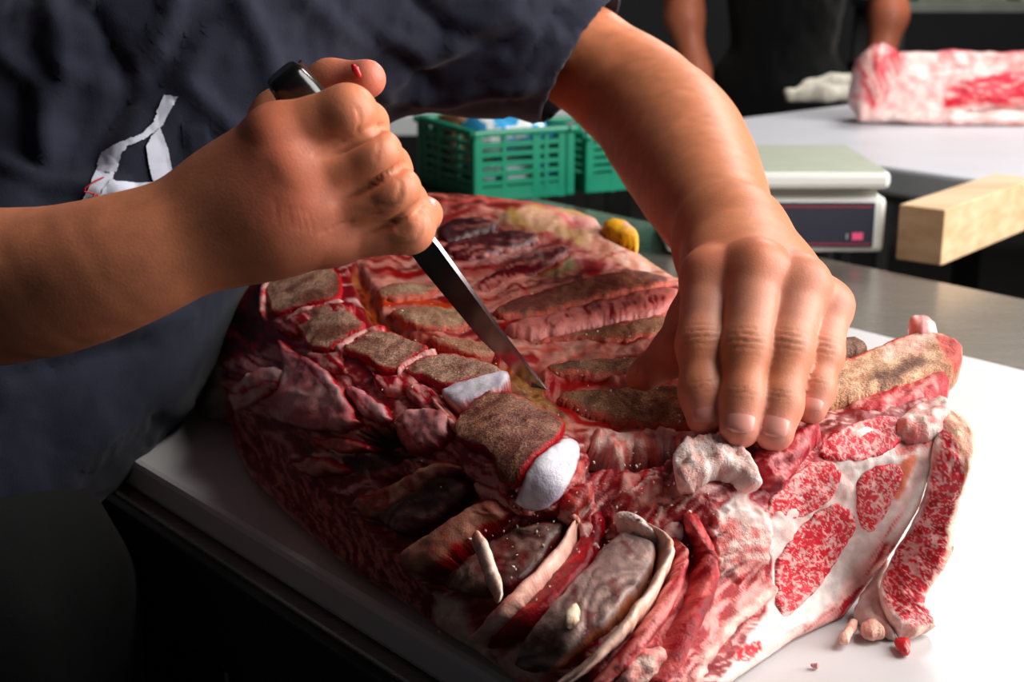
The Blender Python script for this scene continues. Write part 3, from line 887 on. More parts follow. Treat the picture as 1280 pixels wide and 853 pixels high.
    for k in range(60):
        x = rg.uniform(290, 600); y = rg.uniform(440, 610)
        if y < 420 + (x - 290) * .28 or y > 520 + (x - 290) * .5: continue
        L_ = rg.uniform(10, 45); a = math.radians(rg.uniform(-10, 70))
        pts = [(x + L_ * t * math.cos(a), y + L_ * t * math.sin(a) + rg.uniform(-4, 4)) for t in (-.5, -.2, .1, .5)]
        c = rg.choice([(226, 186, 180), (206, 140, 138), (176, 30, 38), (90, 12, 18), (60, 8, 12), (214, 120, 112), (240, 214, 206)])
        P.line(pts, rg.uniform(1.5, 6), c, 1.5, 4, seed=300 + k, op=.85, h=rg.uniform(-.002, .002), rough=.25)
    for k in range(60):
        x = rg.uniform(720, 930); y = rg.uniform(570, 850)
        if y < 500 + (900 - x) * .3: continue
        L_ = rg.uniform(15, 60); a = math.radians(rg.uniform(-75, -35))
        pts = [(x + L_ * t * math.cos(a), y + L_ * t * math.sin(a) + rg.uniform(-3, 3)) for t in (-.5, -.2, .1, .5)]
        c = rg.choice([(238, 200, 192), (206, 90, 92), (170, 20, 30), (100, 10, 18), (226, 150, 146), (70, 6, 12)])
        P.line(pts, rg.uniform(1.5, 6), c, 1.5, 4, seed=400 + k, op=.85, h=rg.uniform(-.002, .002), rough=.25)
    # the cut face
    P.poly([(895, 640), (960, 575), (1060, 540), (1182, 512), (1182, 560), (1150, 640), (1085, 738), (1000, 800), (925, 852), (900, 852), (960, 760), (968, 700), (950, 660)], fatty((248, 234, 230), (244, 214, 208), 24), 3, 3, rough=.45, relief=.2)
    P.poly([(950, 575), (1020, 545), (1060, 535), (1020, 590), (985, 620), (960, 650), (935, 620)], muscle(-40, (186, 44, 60), (140, 22, 38), (238, 180, 176), .22, 22, 3, 70), 3, 4)
    P.poly([(1060, 530), (1110, 516), (1150, 520), (1120, 540)], muscle(-20, (150, 30, 44), (112, 18, 30), amt=.1, s=79), 3)
    P.line([(1166, 565), (1142, 630), (1100, 700), (1060, 748)], 26, muscle(118, (206, 80, 86), (226, 130, 128), (244, 206, 200), .45, 60, 3.6, 75), 4, 3)
    P.line([(1172, 555), (1158, 600), (1130, 650), (1095, 704)], 10, (246, 232, 226), 2, 2)
    P.line([(1075, 665), (1050, 715), (1010, 765), (975, 800)], 27, (246, 234, 230), 3, 3)
    P.line([(1110, 690), (1072, 745), (1030, 780), (990, 800)], 20, muscle(128, (196, 60, 70), (172, 40, 52), (240, 190, 184), .3, 50, 3.6, 76), 4, 3)
    P.line([(1128, 585), (1140, 575), (1120, 618)], 12, (240, 150, 130), 3, 2)
    P.poly([(1135, 525), (1180, 510), (1182, 545), (1160, 560), (1120, 575)], fatty((246, 226, 220), (226, 140, 138), 10), 4, 6, relief=.6)
    P.line([(920, 846), (960, 812), (1000, 790)], 10, (244, 214, 206), 3, 3)
    P.poly([(918, 826), (928, 806), (948, 800), (955, 812), (938, 828)], marbled((206, 60, 70), (186, 50, 60), .4, 5, 30, 77), 2, 2)
    P.poly([(870, 900), (900, 850), (925, 852), (860, 920)], FAT, 3)
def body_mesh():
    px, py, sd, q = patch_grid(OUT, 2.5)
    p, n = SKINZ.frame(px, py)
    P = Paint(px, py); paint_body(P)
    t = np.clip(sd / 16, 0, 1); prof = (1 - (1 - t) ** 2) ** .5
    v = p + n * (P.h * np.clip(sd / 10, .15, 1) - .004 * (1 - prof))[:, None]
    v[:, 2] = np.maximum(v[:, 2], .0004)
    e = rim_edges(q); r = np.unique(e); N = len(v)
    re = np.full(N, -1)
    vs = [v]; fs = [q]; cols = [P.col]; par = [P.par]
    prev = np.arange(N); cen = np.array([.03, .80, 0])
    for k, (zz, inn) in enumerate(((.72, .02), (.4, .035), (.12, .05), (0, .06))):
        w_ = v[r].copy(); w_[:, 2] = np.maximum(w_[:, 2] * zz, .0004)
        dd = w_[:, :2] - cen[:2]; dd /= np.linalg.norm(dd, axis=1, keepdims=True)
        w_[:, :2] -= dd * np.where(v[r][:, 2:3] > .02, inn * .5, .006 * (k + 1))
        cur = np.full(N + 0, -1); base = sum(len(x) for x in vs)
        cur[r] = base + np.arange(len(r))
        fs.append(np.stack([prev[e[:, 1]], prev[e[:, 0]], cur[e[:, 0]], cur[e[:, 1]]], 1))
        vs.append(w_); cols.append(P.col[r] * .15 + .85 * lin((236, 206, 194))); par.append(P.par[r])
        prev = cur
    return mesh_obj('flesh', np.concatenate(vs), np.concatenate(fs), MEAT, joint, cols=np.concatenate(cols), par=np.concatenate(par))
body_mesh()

# ---- sawn vertebrae down the spine
VERT = [[(332, 359), (355, 339), (381, 342), (425, 341), (430, 378), (405, 388), (385, 391), (344, 401), (338, 380)],
 [(366, 404), (396, 389), (430, 384), (447, 402), (462, 414), (430, 434), (415, 446), (389, 441), (383, 425)],
 [(426, 444), (458, 425), (482, 419), (512, 432), (544, 444), (512, 457), (501, 472), (475, 471), (463, 457)],
 [(501, 468), (542, 449), (580, 451), (634, 470), (625, 478), (580, 489), (554, 494), (537, 481), (518, 478)],
 [(573, 541), (606, 502), (636, 501), (698, 537), (706, 550), (665, 587), (654, 613), (629, 600), (625, 573), (584, 564)]]
for i, pts in enumerate(VERT):
    big = i == 4
    o = piece('vertebra', pts, .004 if big else .0016, 2.6, lambda P, i=i: P.mix(np.ones(len(P.px)), bone(*(((158, 118, 104), (112, 66, 60)) if i == 4 else ((182, 150, 136), (128, 86, 76))), -30, 80 + i), grain=.75, rough=.55, relief=.8),
          thick=.022 if big else .016, seed=20 + i, lift=.003, rim=((196, 60, 66), 3.6), lumps=.0006, label='sawn brown spine bone, nearest and largest' if big else None)
piece('cartilage', [(554, 494), (600, 482), (634, 474), (642, 489), (627, 502), (596, 512), (572, 521), (557, 506)], .006, 6, lambda P: P.mix(np.ones(len(P.px)), CART, rough=.25), thick=.016, seed=30, lift=.001, rim=((214, 120, 120), 3.5), label='white gristle cap at the end of the fourth spine bone')
piece('cartilage', [(654, 613), (665, 586), (702, 555), (724, 567), (715, 591), (691, 626), (665, 637), (648, 624)], .006, 7, lambda P: P.mix(np.ones(len(P.px)), CART, rough=.25), thick=.02, seed=31, lift=.002, rim=((206, 70, 76), 3.5), label='white gristle cap at the end of the nearest spine bone')
# red collars under the bones
for i, pts in enumerate(([(336, 400), (386, 392), (430, 380), (448, 386), (444, 398), (388, 410), (366, 424), (350, 420)],
                         [(384, 442), (415, 446), (462, 414), (482, 417), (458, 436), (425, 452), (440, 470), (410, 470), (388, 455)],
                         [(463, 460), (475, 474), (502, 473), (512, 457), (544, 446), (556, 452), (520, 468), (530, 490), (490, 500), (468, 485)],
                         [(520, 480), (552, 496), (572, 522), (577, 540), (560, 545), (530, 515), (505, 495)],
                         [(577, 566), (625, 574), (629, 602), (650, 626), (672, 640), (655, 648), (615, 620), (590, 598), (565, 580)])):
    piece('gristle_collar', pts, .004, 5, lambda P, i=i: P.mix(np.ones(len(P.px)), muscle(30, (176, 44, 50), (116, 16, 26), (226, 160, 156), .25, 14, 4, 90 + i), rough=.25, relief=.6), thick=.012, seed=40 + i, lumps=.0012)

for i, (pts, w_) in enumerate((([(362, 408), (378, 397), (402, 389), (432, 383)], 8), ([(422, 444), (440, 432), (458, 421), (484, 417)], 8), ([(498, 474), (510, 461), (528, 451), (548, 446)], 7), ([(334, 402), (330, 380), (336, 358), (352, 342)], 10), ([(545, 505), (556, 520), (570, 535), (578, 545)], 9))):
    a = np.array(pts, float); d = np.gradient(a, axis=0); d /= np.linalg.norm(d, axis=1, keepdims=True); nn = np.stack([-d[:, 1], d[:, 0]], 1)
    piece('gristle_collar', [tuple(x) for x in a + nn * w_ / 2] + [tuple(x) for x in (a - nn * w_ / 2)[::-1]], .0055, 5, lambda P, i=i: P.mix(np.ones(len(P.px)), muscle(-40, (206, 84, 88), (180, 44, 52), (236, 184, 178), .35, 18, 4, 190 + i), rough=.25, relief=.4), thick=.012, seed=140 + i, sp=2.0, lumps=.0008)
# torn pale fascia hanging under the spine
for i, (pts, c, r) in enumerate((
    ([(291, 489), (314, 468), (359, 458), (368, 474), (332, 500), (299, 517), (287, 502)], ((236, 200, 196), (216, 146, 146)), .005),
    ([(345, 422), (372, 438), (407, 460), (428, 485), (447, 515), (460, 537), (407, 543), (362, 532), (330, 512), (356, 490), (356, 455)], ((222, 178, 178), (198, 128, 132)), .006),
    ([(430, 479), (454, 488), (484, 509), (496, 534), (464, 530), (441, 506)], ((222, 176, 178), (196, 130, 136)), .005),
    ([(492, 525), (525, 513), (574, 521), (562, 560), (525, 574), (502, 553)], ((226, 168, 168), (200, 116, 120)), .006),
    ([(380, 546), (430, 546), (470, 558), (440, 568), (395, 562)], ((206, 130, 126), (170, 60, 62)), .003),
    ([(352, 580), (400, 568), (446, 588), (420, 596), (380, 594)], ((214, 160, 146), (176, 84, 80)), .003),
    ([(590, 600), (622, 606), (648, 632), (640, 648), (610, 640)], ((228, 176, 170), (206, 130, 128)), .004))):
    piece('fascia', pts, r, 9, lambda P, c=c, i=i: (P.mix(np.ones(len(P.px)), fatty(*c, 18, 240 + i), rough=.24, relief=.3), P.line([(pts[0][0], pts[0][1]), (pts[3][0] - 8, pts[3][1] + 10)], 3, (176, 60, 66), 2, 5)), thick=.012, seed=150 + i, lumps=.0016, rag=3, rim=((180, 50, 56), 3))

# ---- rib bones and the meat between them, seen from inside the chest
def full(tex, **k): return lambda P: P.mix(np.ones(len(P.px)), tex, **k)
BR = dict(grain=.65, rough=.5, relief=.8)
RIBS = [([(468, 362), (500, 356), (545, 355), (550, 368), (520, 374), (478, 379)], bone((190, 160, 140), (150, 112, 96), -5, 101), .004),
 ([(484, 389), (530, 384), (576, 388), (590, 410), (560, 416), (525, 414), (495, 401)], bone((190, 158, 136), (152, 116, 98), 8, 102), .004),
 ([(528, 421), (575, 424), (608, 430), (628, 446), (600, 449), (563, 441)], bone((196, 158, 134), (158, 112, 92), 12, 103), .003),
 ([(613, 392), (655, 372), (706, 358), (777, 339), (812, 341), (846, 356), (810, 366), (770, 372), (706, 390), (657, 402), (625, 400)], bone((150, 104, 90), (104, 56, 52), -16, 104), .006),
 ([(655, 432), (735, 414), (843, 394), (850, 408), (838, 422), (770, 428), (712, 426)], bone((184, 146, 124), (138, 98, 82), -10, 105), .004),
 ([(673, 459), (730, 452), (777, 449), (830, 445), (860, 452), (840, 466), (787, 474), (710, 472)], bone((176, 140, 120), (122, 90, 76), -6, 106), .004),
 ([(690, 497), (770, 490), (857, 486), (905, 490), (905, 532), (862, 540), (787, 538), (744, 525), (712, 512)], bone((184, 146, 122), (122, 90, 74), 2, 107), .007)]
for i, (pts, tx, r) in enumerate(RIBS):
    piece('rib_bone', pts, r * .5, 6, full(tx, **BR), thick=.012, seed=50 + i, lift=.0006, rim=((206, 116, 104), 3.0), lumps=.0006)
INTER = [([(544, 289), (565, 275), (608, 273), (629, 286), (590, 298), (551, 305)], ((84, 18, 26), (58, 10, 18)), -8, .12, .003),
 ([(546, 309), (590, 298), (629, 289), (664, 290), (682, 303), (636, 317), (576, 330)], ((104, 20, 30), (70, 12, 20)), -12, .14, .003),
 ([(594, 357), (629, 333), (685, 303), (722, 313), (680, 338), (636, 352), (604, 366)], ((124, 28, 36), (84, 16, 24)), -22, .2, .002),
 ([(620, 412), (706, 394), (770, 376), (850, 360), (846, 390), (770, 404), (706, 420), (650, 430)], ((136, 30, 44), (96, 16, 28)), 76, .42, .006)]
for i, (pts, c, ang, amt, r) in enumerate(INTER):
    piece('rib_meat', pts, r, 8, full(muscle(ang, *c, (214, 140, 134), amt, 12 if i == 3 else 34, 3.4, 110 + i), rough=.3, relief=.4), thick=.010, seed=60 + i, lumps=.0008)
piece('fat_lump', [(745, 287), (770, 278), (792, 292), (800, 306), (796, 316), (770, 306)], .010, 12, full(fatty((240, 186, 100), (238, 190, 160), 14), rough=.3), thick=.02, seed=70, label='yellow lump of fat on the far rim')
# the long rib that sticks out past the little finger
BIG = Surf([(960, 500, .098), (1200, 440, .104), (1120, 415, .106), (1020, 455, .102), (1040, 512, .094), (1190, 480, .096), (1110, 490, .097)])
def paint_bigrib(P):
    P.mix(np.ones(len(P.px)), bone((222, 186, 160), (184, 140, 114), -14, 120), grain=.5, rough=.5, relief=.8)
    P.poly([(1090, 478), (1150, 452), (1160, 466), (1110, 490), (1085, 492)], (104, 66, 48), 7, 5, grain=.8)
    P.poly([(1100, 440), (1150, 420), (1180, 425), (1150, 452), (1100, 462)], fatty((236, 204, 190), (226, 176, 160)), 7, 5, grain=.1)
    P.line([(1035, 470), (1100, 442), (1150, 422)], 6, (196, 40, 48), 2, 4, grain=0)
    P.poly([(1165, 425), (1204, 436), (1200, 462), (1180, 462)], (206, 110, 104), 4, 4, grain=.1)
piece('rib_bone', [(940, 480), (1035, 462), (1070, 452), (1130, 426), (1160, 418), (1204, 434), (1202, 455), (1180, 470), (1120, 488), (1065, 502), (1033, 512), (940, 530)], .006, 7, paint_bigrib, surf=BIG, closed=True, thick=.016, seed=71, label='long pale rib sticking out past the little finger')
piece('rib_cap', [(1132, 418), (1138, 407), (1160, 408), (1174, 420), (1168, 430), (1145, 432)], .008, 9, full(fatty((244, 206, 200), (240, 170, 170), 8), rough=.25), surf=BIG, closed=True, thick=.008, seed=72, lift=.002, label='pink white gristle knob on the long rib')
piece('rib_meat', [(1050, 515), (1085, 500), (1130, 488), (1180, 470), (1188, 490), (1170, 505), (1130, 515), (1095, 535)], .007, 9, full(muscle(-30, (206, 52, 62), (160, 26, 40), (240, 170, 166), .25, 18, 4, 121), rough=.3, relief=.6), surf=Surf([(1050, 515, .09), (1188, 480, .094), (1130, 515, .09), (1095, 535, .088), (1130, 488, .093)]), closed=True, thick=.014, seed=73, lumps=.0016)
piece('rib_bone', [(1040, 438), (1062, 424), (1086, 438), (1080, 450), (1045, 456)], .006, 8, full(bone((140, 106, 86), (104, 72, 58), 0, 122), **BR), surf=BIG, closed=True, thick=.012, seed=74)
piece('fascia', [(1110, 540), (1150, 505), (1180, 500), (1192, 520), (1180, 548), (1150, 560)], .006, 10, full(fatty((246, 226, 218), (232, 150, 146), 9), rough=.3, relief=.6), thick=.012, seed=75, lumps=.0018, rag=3)

# ---- split spines and ribs of the near side
piece('rib_bone', [(506, 694), (566, 663), (612, 620), (634, 622), (648, 645), (591, 684), (547, 725), (522, 716)], .011, 16, full(fatty((206, 152, 134), (184, 116, 104), 14, 130), rough=.32), thick=.014, seed=80, rim=((150, 40, 44), 4))
piece('rib_bone', [(445, 622), (470, 618), (525, 590), (560, 575), (600, 590), (560, 600), (520, 628), (480, 652), (455, 650)], .006, 10, full(fatty((206, 160, 140), (160, 84, 76), 12, 131), rough=.32), thick=.012, seed=81, rim=((130, 28, 34), 5))
MEMS = [([(470, 630), (525, 600), (560, 592), (594, 608), (568, 641), (508, 675), (478, 655)], -28, 140), ([(552, 728), (632, 665), (699, 647), (708, 665), (667, 723), (614, 750), (574, 742)], -30, 141),
 ([(642, 817), (713, 747), (770, 677), (805, 679), (819, 694), (811, 734), (772, 784), (728, 814), (690, 846)], -42, 142)]
for i, (pts, a, s) in enumerate(MEMS):
    piece('membrane', pts, .004 if i < 2 else .009, 9, full(membrane(a, s, ((74, 46, 44), (124, 96, 90), (170, 138, 126)) if i < 2 else ((92, 66, 66), (150, 124, 120), (196, 168, 158))), rough=.22), thick=.012, seed=82 + i, lumps=.0010, rim=((176, 110, 84), 4) if i == 2 else ((92, 30, 32), 4), label='grey skin over the broad rib at the front' if i == 2 else None)
def band(pts, wd, n=None):
    a = np.array(pts, float); d = np.gradient(a, axis=0); d /= np.linalg.norm(d, axis=1, keepdims=True); nn = np.stack([-d[:, 1], d[:, 0]], 1)
    ww = np.asarray(wd, float) if np.ndim(wd) else np.full(len(a), wd, float)
    return [tuple(x) for x in a + nn * ww[:, None] / 2] + [tuple(x) for x in (a - nn * ww[:, None] / 2)[::-1]]
piece('rib_bone', band([(708, 636), (722, 652), (712, 690), (686, 730), (645, 770), (602, 800)], [12, 17, 17, 17, 17, 13]), .008, 8, full(muscle(-45, (222, 140, 128), (196, 96, 92), (236, 190, 176), .4, 60, 3.4, 150), rough=.3), thick=.012, seed=90, lift=.003)
piece('rib_meat', band([(748, 640), (742, 680), (710, 730), (660, 780), (615, 808)], [16, 30, 34, 30, 16]), .006, 10, full(muscle(-45, (160, 24, 34), (110, 12, 22), (196, 80, 82), .14, 40, 3.6, 151), rough=.26, relief=.5), thick=.012, seed=91, lumps=.0012)
piece('rib_edge', band([(808, 664), (828, 684), (824, 730), (792, 782), (742, 826), (694, 862)], [9, 14, 14, 14, 14, 12]), .011, 7, full(muscle(-50, (236, 186, 160), (220, 140, 120), (244, 214, 200), .4, 60, 3.4, 152), rough=.3), thick=.014, seed=92, lift=.003)
piece('rib_meat', band([(838, 672), (846, 710), (832, 756), (790, 812), (740, 866)], [12, 18, 22, 22, 18]), .010, 9, full(muscle(-55, (176, 40, 50), (128, 18, 30), (226, 150, 146), .3, 40, 3.6, 153), rough=.28, relief=.6), thick=.014, seed=93, lumps=.0014)
piece('rib_meat', band([(860, 640), (878, 690), (872, 750), (838, 812), (800, 870)], [20, 30, 30, 28, 20]), .012, 13, full(muscle(-60, (172, 30, 40), (116, 14, 26), (214, 120, 118), .18, 40, 4.5, 154), rough=.28, relief=.7), thick=.014, seed=94, lumps=.0022)
piece('fascia', [(690, 640), (722, 600), (740, 610), (752, 660), (735, 690), (715, 670)], .008, 10, full(muscle(-60, (206, 110, 106), (150, 40, 46), (236, 190, 184), .3, 24, 4, 155), rough=.3, relief=.6), thick=.012, seed=95, lumps=.0018, rag=3)
piece('fat_lump', [(772, 656), (782, 645), (805, 650), (822, 668), (818, 688), (800, 690), (788, 672), (774, 670)], .013, 10, full(fatty((252, 236, 228), (244, 204, 194), 7, 160), rough=.5, relief=1.0), thick=.012, seed=96, lumps=.0025, rag=4, label='white lump of fat above the broad front rib')
piece('fat_lump', [(840, 588), (850, 572), (880, 562), (915, 560), (934, 580), (942, 620), (926, 622), (908, 602), (880, 606), (862, 622), (846, 618)], .012, 11, full(fatty((252, 232, 226), (244, 188, 180), 7, 161), rough=.5, relief=1.0), thick=.012, seed=97, lumps=.0028, rag=4.5, label='ragged white fat below the fingertips')
piece('fat_lump', [(826, 660), (845, 650), (858, 658), (850, 682), (832, 680)], .006, 8, full(fatty((214, 190, 186), (190, 140, 140), 7, 162), rough=.35), thick=.012, seed=98)
piece('fat_lump', [(770, 830), (810, 806), (828, 815), (826, 840), (800, 865), (765, 862)], .010, 11, full(fatty((240, 206, 196), (224, 150, 144), 9, 163), rough=.4, relief=.8), thick=.012, seed=99, lumps=.002, rag=3)
piece('loose_flesh', [(930, 575), (960, 560), (1010, 545), (1030, 545), (1010, 572), (985, 600), (962, 620), (945, 605)], .010, 12, full(muscle(-40, (176, 30, 48), (124, 16, 32), (226, 150, 150), .2, 20, 3.6, 164), rough=.28, relief=.5), thick=.010, seed=100, lumps=.002, rag=3)
piece('fascia', [(740, 545), (790, 548), (860, 545), (890, 556), (860, 566), (800, 566), (768, 585), (755, 572), (735, 568)], .006, 7, full(fatty((242, 206, 196), (220, 128, 122), 7, 165), rough=.35, relief=.6), thick=.010, seed=101, lumps=.0022, rag=4)

# ---- muscles of the cut face, set in their fat
for i, (pts, c1, c2, ang) in enumerate((
    ([(1019, 562), (1052, 535), (1112, 519), (1140, 533), (1112, 568), (1077, 576), (1040, 579)], (202, 58, 72), (220, 96, 104), 20),
    ([(946, 641), (1002, 581), (1041, 575), (1053, 595), (1041, 624), (1014, 641), (985, 653)], (220, 92, 98), (204, 64, 74), 40),
    ([(1072, 595), (1101, 579), (1132, 583), (1121, 616), (1105, 645), (1087, 669), (1074, 657), (1069, 624)], (220, 92, 98), (204, 64, 74), 110),
    ([(968, 707), (985, 672), (1019, 640), (1045, 627), (1067, 641), (1070, 661), (1048, 697), (1019, 739), (977, 781), (970, 748)], (218, 86, 92), (202, 58, 70), 120))):
    piece('muscle', pts, .0010, 5, full(fine_marble(c1, c2, .55, ang, 310 + i * 7), rough=.42, relief=.35), thick=.006, seed=130 + i, lift=.0006, sp=1.5, lumps=.0005, rag=1.6, label='large marbled ribeye muscle in the cut face' if i == 3 else None)

# ---- sawdust of bone and specks of fat sprinkled over the joint
rg = random.Random(5); dv, df, dc = [], [], []
for k in range(230):
    zone = rg.random()
    if zone < .45: x, y = rg.gauss(690, 60), rg.gauss(640, 70)
    elif zone < .8: x, y = rg.uniform(480, 860), rg.uniform(350, 540)
    else: x, y = rg.gauss(830, 50), rg.gauss(620, 60)
    if poly_sd(np.array([x]), np.array([y]), OUT)[0] < 8: continue
    p, n = SKINZ.frame(np.array([x]), np.array([y])); p = p[0] + n[0] * .0055; s = rg.uniform(.00025, .0008)
    b = len(dv); R = Euler((rg.uniform(0, 6), rg.uniform(0, 6), rg.uniform(0, 6))).to_matrix()
    for q in ((1.6, 0, 0), (-1.4, .2, 0), (0, 1, 0), (0, -.9, .2), (0, 0, .8), (0, 0, -.8)): dv.append(np.array(R @ Vector(q)) * s + p)
    for f in ((0, 2, 4), (2, 1, 4), (1, 3, 4), (3, 0, 4), (2, 0, 5), (1, 2, 5), (3, 1, 5), (0, 3, 5)): df.append(tuple(b + i for i in f))
o = mesh_obj('bone_crumbs', dv, df, simple('bone_crumb', (232, 214, 196), .6), joint, smooth=False); o['kind'] = 'stuff'

# ---- the flap hanging beside the cut face
FLAP = Surf([(1178, 512, .094), (1222, 550, .090), (1205, 600, .072), (1190, 660, .048), (1186, 700, .034), (1152, 750, .016), (1168, 786, .004), (1130, 800, .003), (1102, 770, .008), (1100, 735, .016), (1125, 690, .032), (1155, 635, .055), (1172, 570, .083)])
def paint_flap(P):
    P.mix(np.ones(len(P.px)), fine_marble((214, 76, 84), (192, 50, 62), .5, 100, 350), rough=.42, relief=.5)
    P.poly([(1168, 505), (1230, 540), (1226, 575), (1205, 600), (1190, 560)], fatty((246, 214, 190), (236, 176, 156), 12), 5, 5)
    P.line([(1222, 552), (1204, 605), (1192, 660), (1188, 705), (1160, 745)], 8, fatty((246, 224, 206), (236, 196, 176)), 3, 3)
    P.line([(1172, 560), (1150, 640), (1118, 692), (1100, 735), (1106, 770), (1130, 798)], 12, fatty((240, 220, 214), (226, 190, 184)), 3, 3)
    P.line([(1130, 800), (1160, 786), (1170, 778)], 9, fatty((246, 214, 200), (230, 170, 160)), 3, 3)
piece('flap', [(1178, 510), (1205, 525), (1224, 550), (1208, 600), (1194, 650), (1190, 700), (1150, 752), (1166, 772), (1168, 788), (1132, 800), (1104, 772), (1098, 735), (1120, 690), (1150, 640), (1166, 575)], .006, 8, paint_flap, surf=FLAP, closed=True, sp=1.8, thick=.006, seed=110, lumps=.0012, under=(244, 220, 204), label='marbled flap hanging at the right end')
TAIL = Surf([(1086, 735, .012), (1104, 700, .022), (1108, 770, .006), (1072, 772, .003), (1100, 795, .003)])
piece('flap_lining', [(1062, 768), (1084, 737), (1108, 700), (1118, 706), (1100, 740), (1108, 775), (1124, 798), (1100, 790), (1080, 784)], .004, 8, full(fatty((222, 206, 200), (206, 170, 164), 14, 171), rough=.4), surf=TAIL, closed=True, thick=.006, seed=111)

# ---- loose bits lying about
def scrap(name, pts, z, rise, tex, label, cat, grp=None, edge=8, seed=1, surf=None, thick=.004):
    s = surf or Surf([(p[0], p[1], z) for p in pts])
    px = sum(p[0] for p in pts) / len(pts); py = sum(p[1] for p in pts) / len(pts)
    o = piece(name, pts, rise * .6, edge, full(tex, rough=.4, relief=.7), parent=None, surf=s, closed=True, thick=thick, seed=seed, lumps=.0016, sp=1.4, rag=2.6)
    return tag(o, label, cat, grp)
scrap('fat_scrap', [(1046, 800), (1060, 778), (1074, 772), (1072, 790), (1056, 804)], .0055, .006, fatty((244, 206, 190), (232, 170, 156), 6), 'pale scrap of fat on the board, left of the two beside the flap', 'fat scrap', seed=200)
scrap('fat_scrap', [(1072, 784), (1090, 776), (1106, 788), (1108, 796), (1084, 796)], .0050, .005, fatty((240, 200, 184), (228, 160, 150), 6), 'pale scrap of fat on the board, tucked under the flap', 'fat scrap', seed=201)
scrap('meat_scrap', [(1114, 800), (1130, 797), (1140, 806), (1138, 816), (1124, 812)], .004, .004, muscle(20, (206, 40, 50), (226, 120, 120), s=202), 'small red scrap on the board just below the flap', 'meat scrap', seed=202)
scrap('fat_scrap', [(1012, 831), (1020, 829), (1028, 831), (1020, 834)], .0024, .002, fatty((238, 196, 190), (226, 170, 170), 6), 'tiny pale scrap alone on the board below the cut face', 'fat scrap', edge=3, seed=203, thick=.002)
SPL = Surf([(586, 690, .058), (594, 685, .058), (622, 762, .046), (612, 768, .046), (600, 728, .052)])
o = piece('bone_splinter', [(583, 688), (588, 684), (596, 692), (603, 708), (614, 738), (623, 762), (614, 769), (605, 748), (592, 715)], .004, 6, full(muscle(65, (236, 176, 160), (206, 90, 86), (246, 220, 206), .4, 22, 3.6, 180), rough=.35, relief=.5), parent=None, surf=SPL, closed=True, thick=.004, seed=120, lift=.008, sp=1.6)
tag(o, 'pale pointed splinter of bone lying across the near ribs', 'bone splinter')
o = piece('fat_crumb', [(715, 788), (722, 778), (730, 780), (728, 792), (718, 798)], .006, 5, full(fatty((244, 226, 206), (226, 190, 160), 5), rough=.5), parent=None, closed=True, thick=.002, seed=121, lift=.010, sp=1.6)
tag(o, 'cream crumb of fat lying on the grey skinned broad rib', 'fat crumb')
# ------------------------------------------------------------------ the butcher
class Skin:
    def __init__(self, v, n): self.v = v; self.n = n; self.d = np.zeros(len(v)); self.c = None
def dirn(a, b):
    d = np.asarray(b) - np.asarray(a); return d / np.linalg.norm(d)
def chain_dist(v, CH):
    d = np.full(len(v), 9.0)
    for c in CH.values():
        for i in range(len(c) - 1):
            for t in (0, .33, .67, 1):
                d = np.minimum(d, np.linalg.norm(v - (c[i][0] * (1 - t) + c[i + 1][0] * t), axis=1))
    return d
CAMP = np.array([0, 0, HC])
def wrinkle(S, chain, i, t, dors, period, amp, span, wide, seed=1):
    """fine cross creases on the outside of a joint: chain node i shifted by t toward i+1"""
    a, ra = chain[i]; b, rb = chain[i + 1] if i + 1 < len(chain) else chain[i]
    ax = dirn(a, b) if i + 1 < len(chain) else dirn(chain[i - 1][0], a)
    c = a + (b - a) * t
    r = ra
    q = S.v - c
    s = q @ ax
    lat = np.cross(ax, dors); lat /= np.linalg.norm(lat)
    l = q @ lat
    side = np.clip(S.n @ dors, 0, 1) ** .7
    m = np.exp(-(s / span) ** 2) * np.exp(-(l / (r * wide)) ** 2) * side * (np.linalg.norm(q, axis=1) < r * 2.2)
    ph = s + .18 * l * l / r + .0009 * (fbm(l * 900 + seed * 7, s * 700, seed) - .5) * 2
    g = np.cos(2 * math.pi * ph / period)
    g = np.sign(g) * np.abs(g) ** 1.0
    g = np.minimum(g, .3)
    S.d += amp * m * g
    S.dark = S.dark * (1 - .40 * m * sstep(.0, -.9, g))  # crease shade painted into the skin colour along the grooves
def nail(chain, dors, ln, wd, parent, mat, back=.62, name='nail', lift=.00035):
    a = chain[-2][0]; b, r = chain[-1]
    ax = dirn(a, b); dors = dors - ax * (dors @ ax); dors /= np.linalg.norm(dors); lat = np.cross(ax, dors)
    n, m = 11, 11; vs = []; fs = []
    rr = r * .98
    for i in range(n):
        for j in range(m):
            u = i / (n - 1) * 2 - 1; w_ = j / (m - 1) * 2 - 1
            # rounded outline
            hw = wd / 2 * (1 - .22 * max(0, -u) ** 3 - .30 * max(0, u) ** 4)
            th = w_ * hw / rr
            s = u * ln / 2 - .08 * ln * (w_ ** 2) * (1 if u > 0 else -1) * abs(u)
            drop = .0016 * max(0, u) ** 2 + .0005 * max(0, -u) ** 3
            e = max(abs(u), abs(w_)); edge = .0007 * max(0, (e - .75) / .25) ** 2
            p = b - ax * (r * (1 - back) * .9) + ax * s + (dors * math.cos(th) + lat * math.sin(th)) * (rr + lift - edge) - dors * drop
            vs.append(p)
    for i in range(n - 1):
        for j in range(m - 1):
            fs.append((i * m + j, i * m + j + 1, (i + 1) * m + j + 1, (i + 1) * m + j))
    o = mesh_obj(name, vs, fs, mat, parent)
    md = o.modifiers.new('thick', 'SOLIDIFY'); md.thickness = .0006; md.offset = -1
    return o

butcher = empty('person', (-.342, .81, FLOOR), 'person in a navy t-shirt and black trousers cutting the ribs with a knife', 'person')

